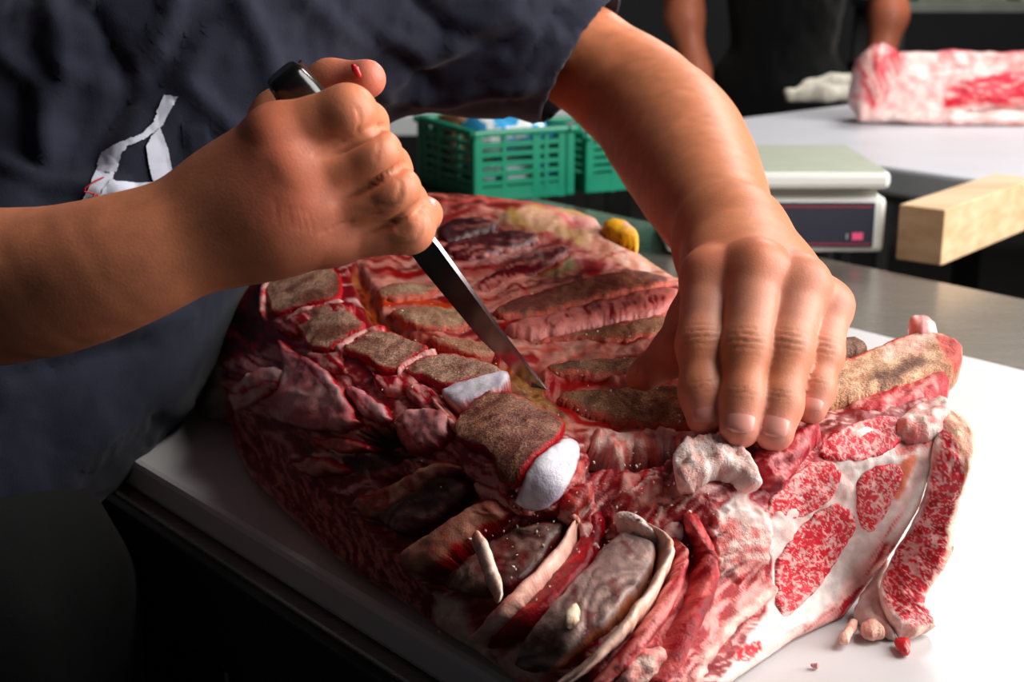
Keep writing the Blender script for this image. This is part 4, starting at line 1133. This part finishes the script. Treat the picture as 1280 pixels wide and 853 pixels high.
# ---- pressing hand (his left) and forearm
LK = 1.045
def lk(n): return [(x, y, d * LK, r) for x, y, d, r in n]
LA = Implicit()
LA.chain(lk([(600, -15, .99, 60), (728, 72, 1.00, 64), (803, 128, .975, 73)]), k=.008, ko=.008)
LA.chain(lk(spl([(780, 108, .985, 68), (803, 128, .975, 73), (842, 172, .92, 84), (868, 215, .86, 82), (890, 258, .80, 74), (914, 302, .735, 62)], 5)), k=.0003, ko=.006)
wr = (914, 302, .735, 58)
Lf = dict(index=[(886, 348, .672, 34), (877, 432, .654, 30), (878, 490, .644, 28), (882, 520, .640, 25.5)],
          middle=[(944, 338, .664, 36), (933, 438, .645, 31.5), (929, 502, .634, 28.5), (925, 535, .628, 26)],
          ring=[(1000, 356, .667, 34), (985, 440, .648, 30), (974, 506, .636, 28), (968, 540, .630, 25.5)],
          pinky=[(1036, 384, .676, 28), (1027, 446, .660, 25.5), (1019, 488, .650, 23), (1014, 511, .645, 20.5)])
for f, w2 in (('index', 44), ('middle', 46), ('ring', 44), ('pinky', 38)):
    m0 = Lf[f][0]
    LA.chain(lk([wr, ((wr[0] * .45 + m0[0] * .55), (wr[1] * .45 + m0[1] * .55) + 4, (wr[2] * .45 + m0[2] * .55), w2), (m0[0], m0[1], m0[2], m0[3])]), k=.01, ko=.014)
LA.chain(lk([(905, 350, .73, 44), (950, 375, .69, 34), (1005, 392, .69, 30)]), k=.012, ko=.012)
LCH = {}
for f in Lf:
    m0 = Lf[f][0]
    LCH[f] = LA.chain(lk(Lf[f]), k=.006, ko=.0012, root=(m0[0], m0[1], m0[2] * LK), kroot=.010)
LCH['thumb'] = LA.chain(lk([(895, 345, .722, 40), (868, 402, .700, 31), (842, 442, .690, 26), (806, 468, .687, 16), (793, 474, .687, 9)]), k=.008, ko=.0012, root=(895, 345, .725), kroot=.012)
v1, q1, n1 = LA.mesh(.00145)
print('left arm', len(v1))
S1 = Skin(v1, n1); S1.dark = np.ones(len(v1))
toward = lambda P: dirn(P, CAMP)
LD = {}
for f in Lf:
    ch = LCH[f]
    LD[f] = []
    for i in range(1, 4):
        ax = dirn(ch[i - 1][0], ch[i][0]); t = toward(ch[i][0]); d = t - ax * (t @ ax); LD[f].append(d / np.linalg.norm(d))
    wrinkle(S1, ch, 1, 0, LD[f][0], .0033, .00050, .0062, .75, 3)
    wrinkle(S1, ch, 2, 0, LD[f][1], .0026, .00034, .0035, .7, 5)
    # knuckle cushions
    for i, am, sp_ in ((0, .0016, .010), (1, .0010, .008)):
        q = v1 - ch[i][0]; S1.d += am * np.exp(-(q ** 2).sum(1) / (sp_ + ch[i][1] * .6) ** 2) * np.clip(n1 @ LD[f][0], 0, 1)
    # finger pad narrowing between joints
    for i in (1, 2):
        c = ch[i][0] * .5 + ch[i + 1][0] * .5; q = v1 - c
        S1.d -= .0007 * np.exp(-(q ** 2).sum(1) / .010 ** 2)
def skin_cols(v, n, base, spots, seed):
    px, py, d = project(v)
    c = np.tile(lin(base), (len(v), 1))
    k = fbm(v[:, 0] * 90, v[:, 1] * 90 + v[:, 2] * 130, seed, 4)[:, None]
    c = c * (.88 + .24 * k)
    for P, r, col, op in spots:
        m = op * np.exp(-((v - P) ** 2).sum(1) / r ** 2)[:, None]
        c = c * (1 - m) + lin(col) * m
    return c
sp1 = []
for f in Lf:
    ch = LCH[f]
    sp1 += [(ch[0][0], .016, (212, 112, 90), .6), (ch[1][0], .012, (206, 128, 104), .5), (ch[3][0], .013, (228, 146, 132), .85), (ch[2][0], .010, (216, 140, 114), .5),
            (ch[0][0] * .5 + ch[1][0] * .5, .018, (226, 158, 136), .85)]
sp1 += [(LCH['thumb'][2][0], .03, (214, 130, 106), .7)]
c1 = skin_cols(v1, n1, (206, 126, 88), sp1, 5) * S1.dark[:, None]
def arm_relief(v, n, seed):
    return (fbm(v[:, 0] * 60 + v[:, 2] * 40, v[:, 1] * 60, seed, 2) - .5) * .0008
hd = chain_dist(v1, LCH)
v1 = relax(v1, q1, sstep(.017, .040, hd), 45)
v1 = v1 + n1 * (S1.d + arm_relief(v1, n1, 7) * sstep(.06, .14, hd))[:, None]

# ---- fist (his right) and forearm
RA = Implicit()
RA.chain(spl([(-110, 366, .655, 106), (60, 352, .625, 95), (180, 317, .612, 83), (285, 272, .612, 67)], 6), k=.0003, ko=.006)
w0 = (290, 270, .614, 62)
Rf = dict(index=[(348, 172, .598, 40), (434, 143, .592, 35), (455, 158, .622, 31), (420, 182, .645, 27)],
          middle=[(368, 217, .596, 38), (466, 194, .594, 33.5), (485, 212, .626, 30), (448, 232, .65, 26)],
          ring=[(388, 258, .602, 35), (492, 240, .600, 31.5), (508, 256, .632, 28), (470, 275, .656, 25)],
          pinky=[(414, 297, .612, 31), (510, 284, .612, 31), (529, 268, .638, 22), (505, 288, .66, 20)])
for f, a in (('index', 50), ('middle', 54), ('ring', 52), ('pinky', 46)):
    m0 = Rf[f][0]
    RA.chain([w0, (w0[0] * .5 + m0[0] * .5, w0[1] * .5 + m0[1] * .5, .606, a), m0], k=.012, ko=.016)
RA.chain([(300, 262, .64, 62), (345, 240, .655, 60), (395, 300, .66, 40)], k=.015, ko=.018)
RCH = {}
for f in Rf:
    m0 = Rf[f][0]
    RCH[f] = RA.chain(Rf[f], k=.004, ko=.0015, root=m0[:3], kroot=.010)
RCH['thumb'] = RA.chain([(322, 225, .655, 48), (352, 150, .668, 36), (412, 104, .66, 26), (458, 99, .65, 24.5)], k=.008, ko=.004)
v2, q2, n2_ = RA.mesh(.00125)
print('right arm', len(v2))
S2 = Skin(v2, n2_); S2.dark = np.ones(len(v2))
for f in Rf:
    ch = RCH[f]
    t = toward(ch[1][0]); ax = dirn(ch[0][0], ch[1][0]); d = t - ax * (t @ ax); d /= np.linalg.norm(d)
    wrinkle(S2, ch, 1, -.0, d, .0034, .00040, .0060, .8, 8)
    q = v2 - ch[1][0]; S2.d += .0014 * np.exp(-(q ** 2).sum(1) / .011 ** 2)
    t = toward(ch[0][0]); d0 = t - ax * (t @ ax); d0 /= np.linalg.norm(d0)
    q = v2 - (ch[0][0] + d0 * ch[0][1]); S2.d += (.0032 if f in ('middle', 'index') else .0018) * np.exp(-(q ** 2).sum(1) / .012 ** 2)
# clefts between the curled fingers: pressed in, their shade painted into the skin colour
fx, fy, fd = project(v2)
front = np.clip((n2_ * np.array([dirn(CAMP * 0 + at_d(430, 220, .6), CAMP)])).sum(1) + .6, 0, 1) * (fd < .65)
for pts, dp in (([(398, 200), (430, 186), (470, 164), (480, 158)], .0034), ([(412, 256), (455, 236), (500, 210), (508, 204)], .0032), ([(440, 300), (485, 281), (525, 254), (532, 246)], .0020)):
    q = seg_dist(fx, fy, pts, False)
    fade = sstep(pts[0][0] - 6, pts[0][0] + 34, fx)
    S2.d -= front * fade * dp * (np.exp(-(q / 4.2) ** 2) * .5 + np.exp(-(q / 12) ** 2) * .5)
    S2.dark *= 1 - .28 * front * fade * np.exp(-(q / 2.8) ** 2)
for pts, dp in (([(392, 196), (412, 186), (428, 176)], .0005), ([(470, 165), (474, 182), (470, 200)], .0004), ([(445, 135), (450, 150), (446, 165)], .0004), ([(498, 215), (502, 230), (498, 246)], .0004), ([(400, 290), (420, 280), (440, 275)], .0005)):
    q = seg_dist(fx, fy, pts, False); S2.d -= front * dp * np.exp(-(q / 1.8) ** 2)
for k in range(6):
    q = seg_dist(fx, fy, [(342 + k * 8, 250 + k * 3), (347 + k * 8, 268 + k * 2), (350 + k * 8, 284 + k)], False)
    S2.d -= front * .00018 * np.exp(-(q / 1.7) ** 2)
sp2 = [(at_d(352, 262, .585), .014, (214, 104, 84), .6), (at_d(325, 180, .58), .014, (208, 104, 84), .5)]
for f in Rf:
    ch = RCH[f]
    sp2 += [(ch[1][0] + .0 * ch[1][0], .016, (226, 138, 102), .55), (ch[0][0], .02, (200, 100, 76), .5)]
sp2 += [(RCH['thumb'][3][0], .018, (222, 120, 104), .8), (at_d(365, 300, .6), .03, (140, 76, 54), .5)]
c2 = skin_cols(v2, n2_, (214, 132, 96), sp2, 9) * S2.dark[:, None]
hd = chain_dist(v2, RCH)
v2 = relax(v2, q2, sstep(.024, .05, hd), 60)
v2 = v2 + n2_ * (S2.d + arm_relief(v2, n2_, 17) * sstep(.04, .12, hd))[:, None]

# ---- trunk and legs, one skin with the arms
TR = Implicit()
TORSO = [(-20, 575, .90, 130), (90, 330, .97, 105), (225, 90, 1.03, 130), (300, -50, 1.05, 140)]
TR.chain(TORSO, k=.06, ko=.05)
TR.chain([(300, -60, 1.05, 120), (480, -40, 1.04, 84), (600, -15, 1.04, 58)], k=.05, ko=.05)
TR.chain([(300, -60, 1.05, 120), (60, -90, .92, 105), (-190, -90, .79, 90)], k=.05, ko=.05)
TR.chain([(-190, -90, .78, 90), (-190, 368, .675, 100), (-100, 366, .655, 96)], k=.01, ko=.01)
nb_ = at_d(420, -190, 1.02); 
TR.wchain([(at_d(330, -100, 1.03), .06), (nb_, .052)], k=.03, ko=.03)
hp = at_d(-10, 575, .90)
for sgn in (-1, 1):
    o = np.array([U.x, U.y, 0]) * .075 * sgn + np.array([W.x, W.y, 0]) * -.02
    k_ = hp + o; k_[2] = -.38; a_ = hp + o * 1.15; a_[2] = FLOOR + .07
    TR.wchain([(hp + o * .8 + np.array([0, 0, -.06]), .056), (k_, .050), (a_, .036)], k=.02, ko=.03)
    TR.wchain([(a_ + np.array([0, 0, -.03]), .036), (a_ + np.array([W.x, W.y, 0]) * .11 + np.array([0, 0, -.045]), .028)], k=.02, ko=.02)
v3, q3, n3 = TR.mesh(.009, 1)
c3 = np.tile(lin((196, 118, 82)), (len(v3), 1))
N1, N2 = len(v1), len(v2)
body = mesh_obj('body', np.concatenate([v1, v2, v3]), np.concatenate([q1, q2 + N1, q3 + N1 + N2]), SKIN, butcher, cols=np.concatenate([c1, c2, c3]))
# head on the neck (above the picture)
HD = Implicit()
hc = nb_ + np.array([.035, -.01, .085])
HD.wchain([(nb_, .05), (hc - np.array([-.02, 0, .05]), .058), (hc, .078), (hc + np.array([-.02, 0, .03]), .08)], k=.04, ko=.02)
HD.wchain([(hc + np.array([.085, -.035, -.01]), .012), (hc + np.array([.09, -.037, -.03]), .015)], k=.01, ko=.015)
v4, q4, n4 = HD.mesh(.006, 1)
hair = v4[:, 2] > hc[2] + .03 - .35 * (v4[:, 0] - hc[0])
c4 = np.where(hair[:, None], lin((26, 22, 20)), lin((200, 124, 88)))
mesh_obj('head', v4, q4, SKIN, butcher, cols=c4)

NAILM = simple('fingernail', (222, 150, 136), .28, spec=.5)
for f in Lf:
    d = LD[f][2]
    r = LCH[f][-1][1]
    nail(LCH[f], d, r * 1.75, r * 1.72, butcher, NAILM, back=.75)
ch = RCH['thumb']
nail(ch, np.array([.12, .25, .96]), ch[-1][1] * 1.7, ch[-1][1] * 1.6, butcher, NAILM, back=.75)
ch = RCH['pinky']
nail([(ch[1][0], .01), (ch[2][0] + np.array([.001, 0, .001]), ch[2][1])], np.array([.5, -.2, .85]), .010, .008, butcher, NAILM, back=.6)

# ---- t-shirt
SH = Implicit()
def fat_(n, k): return [(x, y, d, r + k) for x, y, d, r in n]
SH.chain([(-30, 560, .90, 160), (60, 430, .93, 160), (100, 330, .96, 162), (225, 110, 1.0, 200), (300, -40, 1.02, 212)], k=.06, ko=.05)
SH.chain([(300, -40, 1.02, 190), (480, -30, 1.03, 140), (600, 5, 1.035, 108), (728, 72, 1.045, 74), (800, 120, 1.04, 66)], k=.03, ko=.05)
SH.chain([(300, -40, 1.02, 180), (60, -90, .92, 160), (-190, -90, .79, 130), (-210, 90, .74, 126), (-215, 300, .69, 122)], k=.02, ko=.05)
SH.chain([(480, 20, 1.02, 100), (620, 62, 1.03, 70), (700, 95, 1.04, 40)], k=.02, ko=.03)
SH.chain([(225, 110, 1.0, 190), (40, 60, .98, 175), (-60, 160, .97, 170), (0, 330, .96, 160)], k=.05, ko=.05)
v5, q5, n5 = SH.mesh(.005, 2)
px, py, dd = project(v5)
FOLDS = [([(300, 0), (330, 60), (345, 130)], 14, .008), ([(235, 40), (180, 120), (100, 160)], 18, -.006), ([(380, 0), (440, 40), (520, 60)], 14, .007), ([(640, 0), (560, 60), (470, 110)], 12, .006),
         ([(700, 10), (600, 70), (520, 100)], 10, -.005), ([(480, 120), (560, 122), (660, 108)], 9, .006), ([(60, 0), (80, 90), (60, 180)], 18, .007), ([(120, 20), (160, 110), (120, 200)], 14, -.006),
         ([(0, 60), (50, 110), (60, 200)], 14, .006), ([(240, 110), (300, 170), (320, 220)], 12, .005), ([(100, 420), (180, 400), (230, 395)], 10, .005), ([(20, 470), (110, 450), (180, 430)], 12, -.005),
         ([(0, 200), (60, 230), (150, 235)], 12, .005), ([(200, 60), (215, 20), (215, -20)], 14, .007), ([(420, 20), (500, 70), (540, 110)], 10, -.005), ([(520, 0), (560, 40), (640, 60)], 12, -.006), ([(640, 20), (700, 50), (745, 62)], 8, .003)]
disp = (fbm(px / 70 + .3 * py / 70, py / 90, 3, 2) - .5) * .010 + (aniso(px, py, -35, 120, 26, 5, 2) - .5) * .005
for pts, wd, am in FOLDS:
    disp += am * np.exp(-(seg_dist(px, py, pts, False) / wd) ** 2)
# hem seam of the sleeve
A0 = at_d(728, 72, 1.045); axs = dirn(at_d(600, 0, 1.035), at_d(800, 120, 1.02))
ss = (v5 - A0) @ axs
far = np.linalg.norm(v5 - A0, axis=1) < .09
disp -= .0022 * np.exp(-((ss + .020) / .0018) ** 2) * far
v5 = v5 + n5 * disp[:, None]
hz = (ss > 0) & (ss < .006) & far
v5 = v5 - axs * (np.where(hz, ss, 0))[:, None]
HEM = (ss >= .006) & (np.linalg.norm(v5 - A0, axis=1) < .14)

cut = HEM | (v5[:, 2] < at_d(-30, 590, .9)[2] - .02) | ((py > 265) & (px < -60) & (dd < .76)) | (np.linalg.norm(v5 - nb_, axis=1) < .075)
keepq = ~cut[q5].any(1)
used = np.unique(q5[keepq]); re = np.full(len(v5), -1); re[used] = np.arange(len(used))
shirt = mesh_obj('t_shirt', v5[used], re[q5[keepq]], NAVY, butcher)
md = shirt.modifiers.new('thick', 'SOLIDIFY'); md.thickness = .0022; md.offset = 0
# ---- trousers
TP = Implicit()
TP.chain([(-30, 560, .92, 135), (-20, 640, .91, 140)], k=.04, ko=.04)
hp2 = at_d(-10, 600, .90)
for sgn in (-1, 1):
    o = np.array([U.x, U.y, 0]) * .075 * sgn + np.array([W.x, W.y, 0]) * -.02
    k_ = hp + o; k_[2] = -.38; a_ = hp + o * 1.15; a_[2] = FLOOR + .055
    TP.wchain([(hp2 + o * .8 + np.array([0, 0, -.06]), .076), (k_, .066), (a_, .060)], k=.02, ko=.03)
v6, q6, n6 = TP.mesh(.008, 1)
v6 = v6 + n6 * ((fbm(v6[:, 0] * 20 + v6[:, 1] * 14, v6[:, 2] * 16, 3) - .5) * .014)[:, None]
mesh_obj('trousers', v6, q6, BLACKC, butcher)
for sgn in (-1, 1):
    o = np.array([U.x, U.y, 0]) * .075 * sgn + np.array([W.x, W.y, 0]) * -.02
    b_ = hp + o * 1.15; b_[2] = FLOOR
    I = Implicit(); wv = np.array([W.x, W.y, 0])
    I.wchain([(b_ + np.array([0, 0, .055]), .048), (b_ + wv * .06 + np.array([0, 0, .04]), .042), (b_ + wv * .13 + np.array([0, 0, .034]), .034)], k=.02)
    a, b2, c_ = I.mesh(.006, 1); a[:, 2] = np.maximum(a[:, 2], FLOOR + .0005)
    mesh_obj('shoe', a, b2, BLACKM, butcher)

# ---- print on the shirt
bvh = BVHTree.FromPolygons(v5[used].tolist(), re[q5[keepq]].tolist())
def on_shirt(x, y, off=.0022):
    r = Vector(rays(np.float64(x), np.float64(y))).normalized()
    h = bvh.ray_cast(Vector((0, 0, HC)), r)
    if h[0] is None: return None
    n = h[1] if h[1].dot(r) < 0 else -h[1]
    return h[0] + n * off
PRINT = simple('pale_print', (186, 190, 206), .7)
def decal(pts, name, parent, off):
    px, py, sd, q = patch_grid(pts, 2.0)
    vs = [on_shirt(a, b, off) for a, b in zip(px, py)]
    bad = [v is None for v in vs]
    fs = [f for f in q.tolist() if not any(bad[i] for i in f)]
    vs = [v or Vector((0, 0, 0)) for v in vs]
    return mesh_obj(name, vs, fs, PRINT, parent)
for k, pts in enumerate(([(206, 121), (224, 121), (203, 157), (182, 173), (158, 184), (150, 200), (140, 229), (122, 258), (100, 258), (118, 222), (130, 192), (150, 180), (176, 168), (190, 155)],
                         [(199, 158), (208, 182), (219, 233), (206, 240), (192, 232), (184, 205), (181, 183), (188, 170)], [(138, 228), (165, 229), (193, 229), (219, 233), (200, 240), (160, 246), (120, 258), (104, 258)])):
    decal(pts, 'shirt_print', shirt, .0024 + k * .0003)
INK = simple('red_ink', (206, 44, 52), .6)
def ink(pts, name='shirt_lettering'):
    P = [on_shirt(x, y, .0036) for x, y in pts]; P = [p for p in P if p is not None]
    vs, fs = [], []
    for i, p in enumerate(P):
        d = (P[min(i + 1, len(P) - 1)] - P[max(i - 1, 0)]).normalized(); s = d.cross(Vector((0, -.9, .4))).normalized(); n = d.cross(s)
        vs += [p + s * .0005, p + n * .0003, p - s * .0005, p - n * .0003]
        if i: fs += [((i - 1) * 4 + k, (i - 1) * 4 + (k + 1) % 4, i * 4 + (k + 1) % 4, i * 4 + k) for k in range(4)]
    return mesh_obj(name, vs, fs, INK, shirt)
ink([(130, 227), (118, 229), (108, 234), (107, 238), (114, 239), (121, 242), (119, 248), (110, 252), (104, 250)])
ink([(122, 240), (124, 247), (129, 248), (131, 240), (132, 249), (138, 243), (143, 240), (141, 247), (143, 254), (137, 256), (141, 248), (149, 242), (148, 247), (154, 238), (158, 246), (163, 240), (168, 238), (166, 244), (172, 243)])
ink([(180, 240), (184, 236), (192, 233), (203, 234), (199, 238), (190, 240), (186, 242)])
ink([(111, 255), (116, 248), (120, 240)])

# ------------------------------------------------------------------ the knife
kn = empty('boning_knife', tuple(at_d(683, 486, .724)), 'boning knife with a black handle held in the fist, point in the ribs', 'knife')
HB = simple('black_handle', (14, 11, 11), .22, spec=.6)
def kd(x, y):                                   # distance along the knife's own plane
    ax = np.array([352., 92.]); t = ((x - ax[0]) * .643 + (y - ax[1]) * .766) / 515.0
    return 1.0 / ((1 - t) / .602 + t / .724)
pa, pb = np.array(at_d(352, 92, kd(352, 92))), np.array(at_d(523, 300, kd(523, 300)))
axk = Vector(dirn(pa, pb))
wside = Vector(at_d(373, 74, kd(352, 92))) - Vector(pa); wside = (wside - axk * wside.dot(axk)).normalized(); dn = axk.cross(wside).normalized()
hv, hf = [], []
Lh = float(np.linalg.norm(pb - pa)); NS = 14; NR = 24
for i in range(NS + 1):
    t = i / NS
    e = [0, .82, .95, 1][min(i, 3)] if i < 4 else 1.0
    rw = .0098 * (1 + .06 * math.cos(t * 9)) * (e if i else .70); rd = .0086 * (e if i else .70)
    tt = [0, .003, .010, .022][i] / Lh if i < 4 else t
    for j in range(NR):
        a = 2 * math.pi * j / NR
        ca_, sa_ = math.cos(a), math.sin(a)
        sq = 1 / (abs(ca_) ** 3.2 + abs(sa_) ** 3.2) ** (1 / 3.2)
        hv.append(Vector(pa) + axk * (tt * Lh) + wside * (rw * ca_ * sq) + dn * (rd * sa_ * sq))
for i in range(NS):
    for j in range(NR):
        hf.append((i * NR + j, i * NR + (j + 1) % NR, (i + 1) * NR + (j + 1) % NR, (i + 1) * NR + j))
hf.append(tuple(range(NR))[::-1]); hf.append(tuple(range(NS * NR, NS * NR + NR)))
mesh_obj('handle', hv, hf, HB, kn)
mesh_obj('tang', *box_geo(Vector(pa) + axk * .012 + wside * .0092, .0016, .022, .0028, tuple(wside), tuple(axk), tuple(dn)), simple('tang_steel', (150, 140, 134), .3, .9), kn, smooth=False)
edge_pts = [(500, 298), (524, 332), (600, 424), (650, 472), (664, 484)]
spine_pts = [(528, 282), (548, 306), (626, 414), (668, 468), (684, 487)]
def camdepth(pts): return [np.array(at_d(x, y, kd(x, y))) for x, y in pts]
Sg = camdepth(spine_pts); E = [np.array(at_d(x, y, kd(x, y) + e)) for (x, y), e in zip(edge_pts, (.007, .007, .006, .004, .001))]
bn = Vector(np.cross(Sg[2] - E[2], Sg[3] - Sg[0])).normalized()
if bn.dot(Vector(CAMP) - Vector(Sg[2])) < 0: bn = -bn
bv, bf = [], []
for i, (a, b) in enumerate(zip(E, Sg)):
    a, b = Vector(a), Vector(b); sw = (b - a).normalized(); tk = [.0011, .0011, .0010, .0008, .0004][i]
    tw = (Vector((1.9, .5, 1.22)) - b).normalized(); tcam = (Vector(CAMP) - b).normalized(); nt_ = (tw + tcam).normalized()
    e = Vector(axk).cross(nt_).normalized(); e = e if e.dot(sw) > 0 else -e
    wsp = [.0024, .0024, .0021, .0017, .0006][i]
    p1 = b - e * wsp * .5
    bv += [a, p1, p1 + e * wsp, a * .1 + b * .9 - bn * .0022]
for i in range(4):
    for j in range(4):
        bf.append((i * 4 + j, i * 4 + (j + 1) % 4, (i + 1) * 4 + (j + 1) % 4, (i + 1) * 4 + j))
bf += [(0, 1, 2, 3), (16, 17, 18, 19)]
mesh_obj('blade', bv, bf, BLADE, kn, smooth=False)
# red crumb stuck to the thumb
I = Implicit(); tc_ = at_d(445, 88, .632)
I.wchain([(tc_, .0016), (tc_ + np.array([.001, 0, -.0022]), .0012), (tc_ + np.array([-.0012, 0, .002]), .001)], k=.0015)
a, b_, c_ = I.mesh(.0005, 1)
tag(mesh_obj('meat_scrap', a, b_, simple('wet_red', (196, 32, 40), .25), None), 'tiny red scrap of meat stuck on the raised thumb', 'meat scrap')

# ------------------------------------------------------------------ the person behind the far board
bp = np.array([.72, 3.86, 0])
other = empty('person', (bp[0], bp[1], FLOOR), 'person in black clothes standing behind the far board, only arms and hips in view', 'person')
B = Implicit()
def wp(dx, dy, z): return bp + np.array([dx, dy, z])
B.wchain([(wp(0, 0, -.02), .12), (wp(0, 0, .2), .11), (wp(0, 0, .42), .13)], k=.08, ko=.05)
B.wchain([(wp(0, 0, .5), .06), (wp(0, -.03, .60), .055)], k=.03, ko=.05)
B.wchain([(wp(0, -.05, .66), .075), (wp(0, -.03, .72), .085)], k=.04, ko=.02)
for s in (-1, 1):
    B.wchain([(wp(.08 * s, 0, -.06), .085), (wp(.09 * s, 0, -.42), .058), (wp(.1 * s, 0, FLOOR + .07), .04)], k=.03, ko=.04)
    B.wchain([(wp(.1 * s, 0, FLOOR + .04), .036), (wp(.11 * s, -.12, FLOOR + .03), .026)], k=.02, ko=.02)
    B.wchain([(wp(.1 * s, 0, .44), .075), (wp(.2 * s, 0, .42), .062), (wp(.265 * s, -.0, .22), .05), (wp(.268 * s, -.03, .12), .048), (wp(.245 * s, -.06, .0), .034), (wp(.238 * s, -.07, -.03), .036), (wp(.232 * s, -.08, -.06), .03)], k=.03, ko=.04)
    for k in range(4):
        B.wchain([(wp(.232 * s + (k - 1.5) * .013, -.08, -.055), .012), (wp(.228 * s + (k - 1.5) * .011, -.085, -.095), .010), (wp(.222 * s + (k - 1.5) * .010, -.075, -.12 + abs(k - 1.4) * .006), .0085)], k=.006, ko=.006)
    B.wchain([(wp(.215 * s, -.09, -.03), .014), (wp(.198 * s, -.1, -.07), .011)], k=.006, ko=.008)
v7, q7, n7 = B.mesh(.0065, 1)
hair = (v7[:, 2] > .70) | ((v7[:, 2] > .62) & (v7[:, 1] > bp[1] + .0))
mesh_obj('body', v7, q7, SKIN, other, cols=np.where(hair[:, None], lin((24, 20, 18)), lin((186, 104, 74))))
T = Implicit()
T.wchain([(wp(0, 0, -.05), .145), (wp(0, 0, .2), .135), (wp(0, 0, .42), .15)], k=.08, ko=.05)
for s in (-1, 1):
    T.wchain([(wp(.1 * s, 0, .45), .09), (wp(.2 * s, 0, .42), .078), (wp(.24 * s, 0, .30), .072)], k=.03, ko=.04)
    T.wchain([(wp(.085 * s, 0, -.08), .105), (wp(.09 * s, 0, -.42), .08), (wp(.1 * s, 0, FLOOR + .06), .06)], k=.03, ko=.04)
v8, q8, n8 = T.mesh(.009, 1)
v8 = v8 + n8 * ((fbm(v8[:, 0] * 22, v8[:, 2] * 12, 5) - .5) * .016)[:, None]
mesh_obj('black_clothes', v8, q8, BLACKC, other)

# ------------------------------------------------------------------ slab of pale meat and cloth on the far board
tz = .0205
def tp(px, py): return np.array(at_z(px, py, tz))
slab = Implicit()
b0, b1 = tp(1100, 158), tp(1290, 158)
ud = dirn(b0, b1); back = np.array([-ud[1], ud[0], 0])
hgt = .105
def sp_(s, t, z): return b0 + ud * s + back * t + np.array([0, 0, z])
slab.wchain([(sp_(.0, .06, .045), .040), (sp_(.16, .07, .045), .040), (sp_(.34, .07, .042), .040), (sp_(.55, .08, .042), .040)], k=.02, ko=.03)
slab.wchain([(sp_(.02, .12, .075), .034), (sp_(.15, .13, .080), .030), (sp_(.35, .13, .080), .030), (sp_(.55, .14, .080), .03)], k=.02, ko=.03)
slab.wchain([(sp_(.0, .055, .085), .034), (sp_(.015, .075, .10), .028)], k=.02, ko=.02)
slab.wchain([(sp_(-.02, .03, .014), .012), (sp_(.12, .012, .012), .012), (sp_(.3, .01, .012), .012), (sp_(.5, .012, .012), .012)], k=.01, ko=.02)
v9, q9, n9 = slab.mesh(.0035, 1)
px, py, dd = project(v9)
P = Paint(px, py, (236, 196, 192))
P.mix(np.ones(len(px)), fatty((240, 206, 202), (226, 160, 158), 12, 300))
P.poly([(1070, 60), (1110, 50), (1130, 62), (1118, 110), (1100, 140), (1082, 130)], muscle(70, (224, 120, 124), (206, 84, 94), amt=.3, s=301), 4, 4)
P.poly([(1178, 115), (1220, 95), (1290, 86), (1290, 128), (1230, 130), (1185, 134)], muscle(-8, (216, 80, 92), (198, 54, 70), amt=.16, s=302), 4, 4)
P.line([(1180, 62), (1240, 62), (1290, 66)], 7, (206, 60, 74), 3, 3)
P.line([(1085, 148), (1180, 140), (1290, 146)], 14, fatty((246, 230, 226), (240, 206, 200), 10), 3, 3)
v9 = v9 + n9 * ((fbm(px / 26, py / 18, 5) - .5) * .010)[:, None]
v9[:, 2] = np.maximum(v9[:, 2], tz)
tag(mesh_obj('meat_slab', v9, q9, MEAT, None, cols=P.col, par=P.par), 'pale pink slab of meat with white fat on the far board', 'meat')
cl = Implicit()
for pts in ([(988, 122, .010), (1030, 118, .018), (1075, 116, .016)], [(1010, 110, .016), (1040, 106, .022), (1078, 106, .02)], [(985, 116, .008), (1000, 114, .010)]):
    cl.wchain([(np.array(at_z(x, y, .02 + r * .8)), r) for x, y, r in pts], k=.01, ko=.016)
va, qa, na = cl.mesh(.004, 1)
va = va + na * ((fbm(va[:, 0] * 60, va[:, 1] * 50, 8) - .5) * .008)[:, None]
va[:, 2] = np.maximum(va[:, 2], .0203)
tag(mesh_obj('white_cloth', va, qa, mk_cloth('off_white_cloth', (206, 200, 186), 500, .3), None), 'crumpled off white cloth beside the pale meat on the far board', 'cloth')
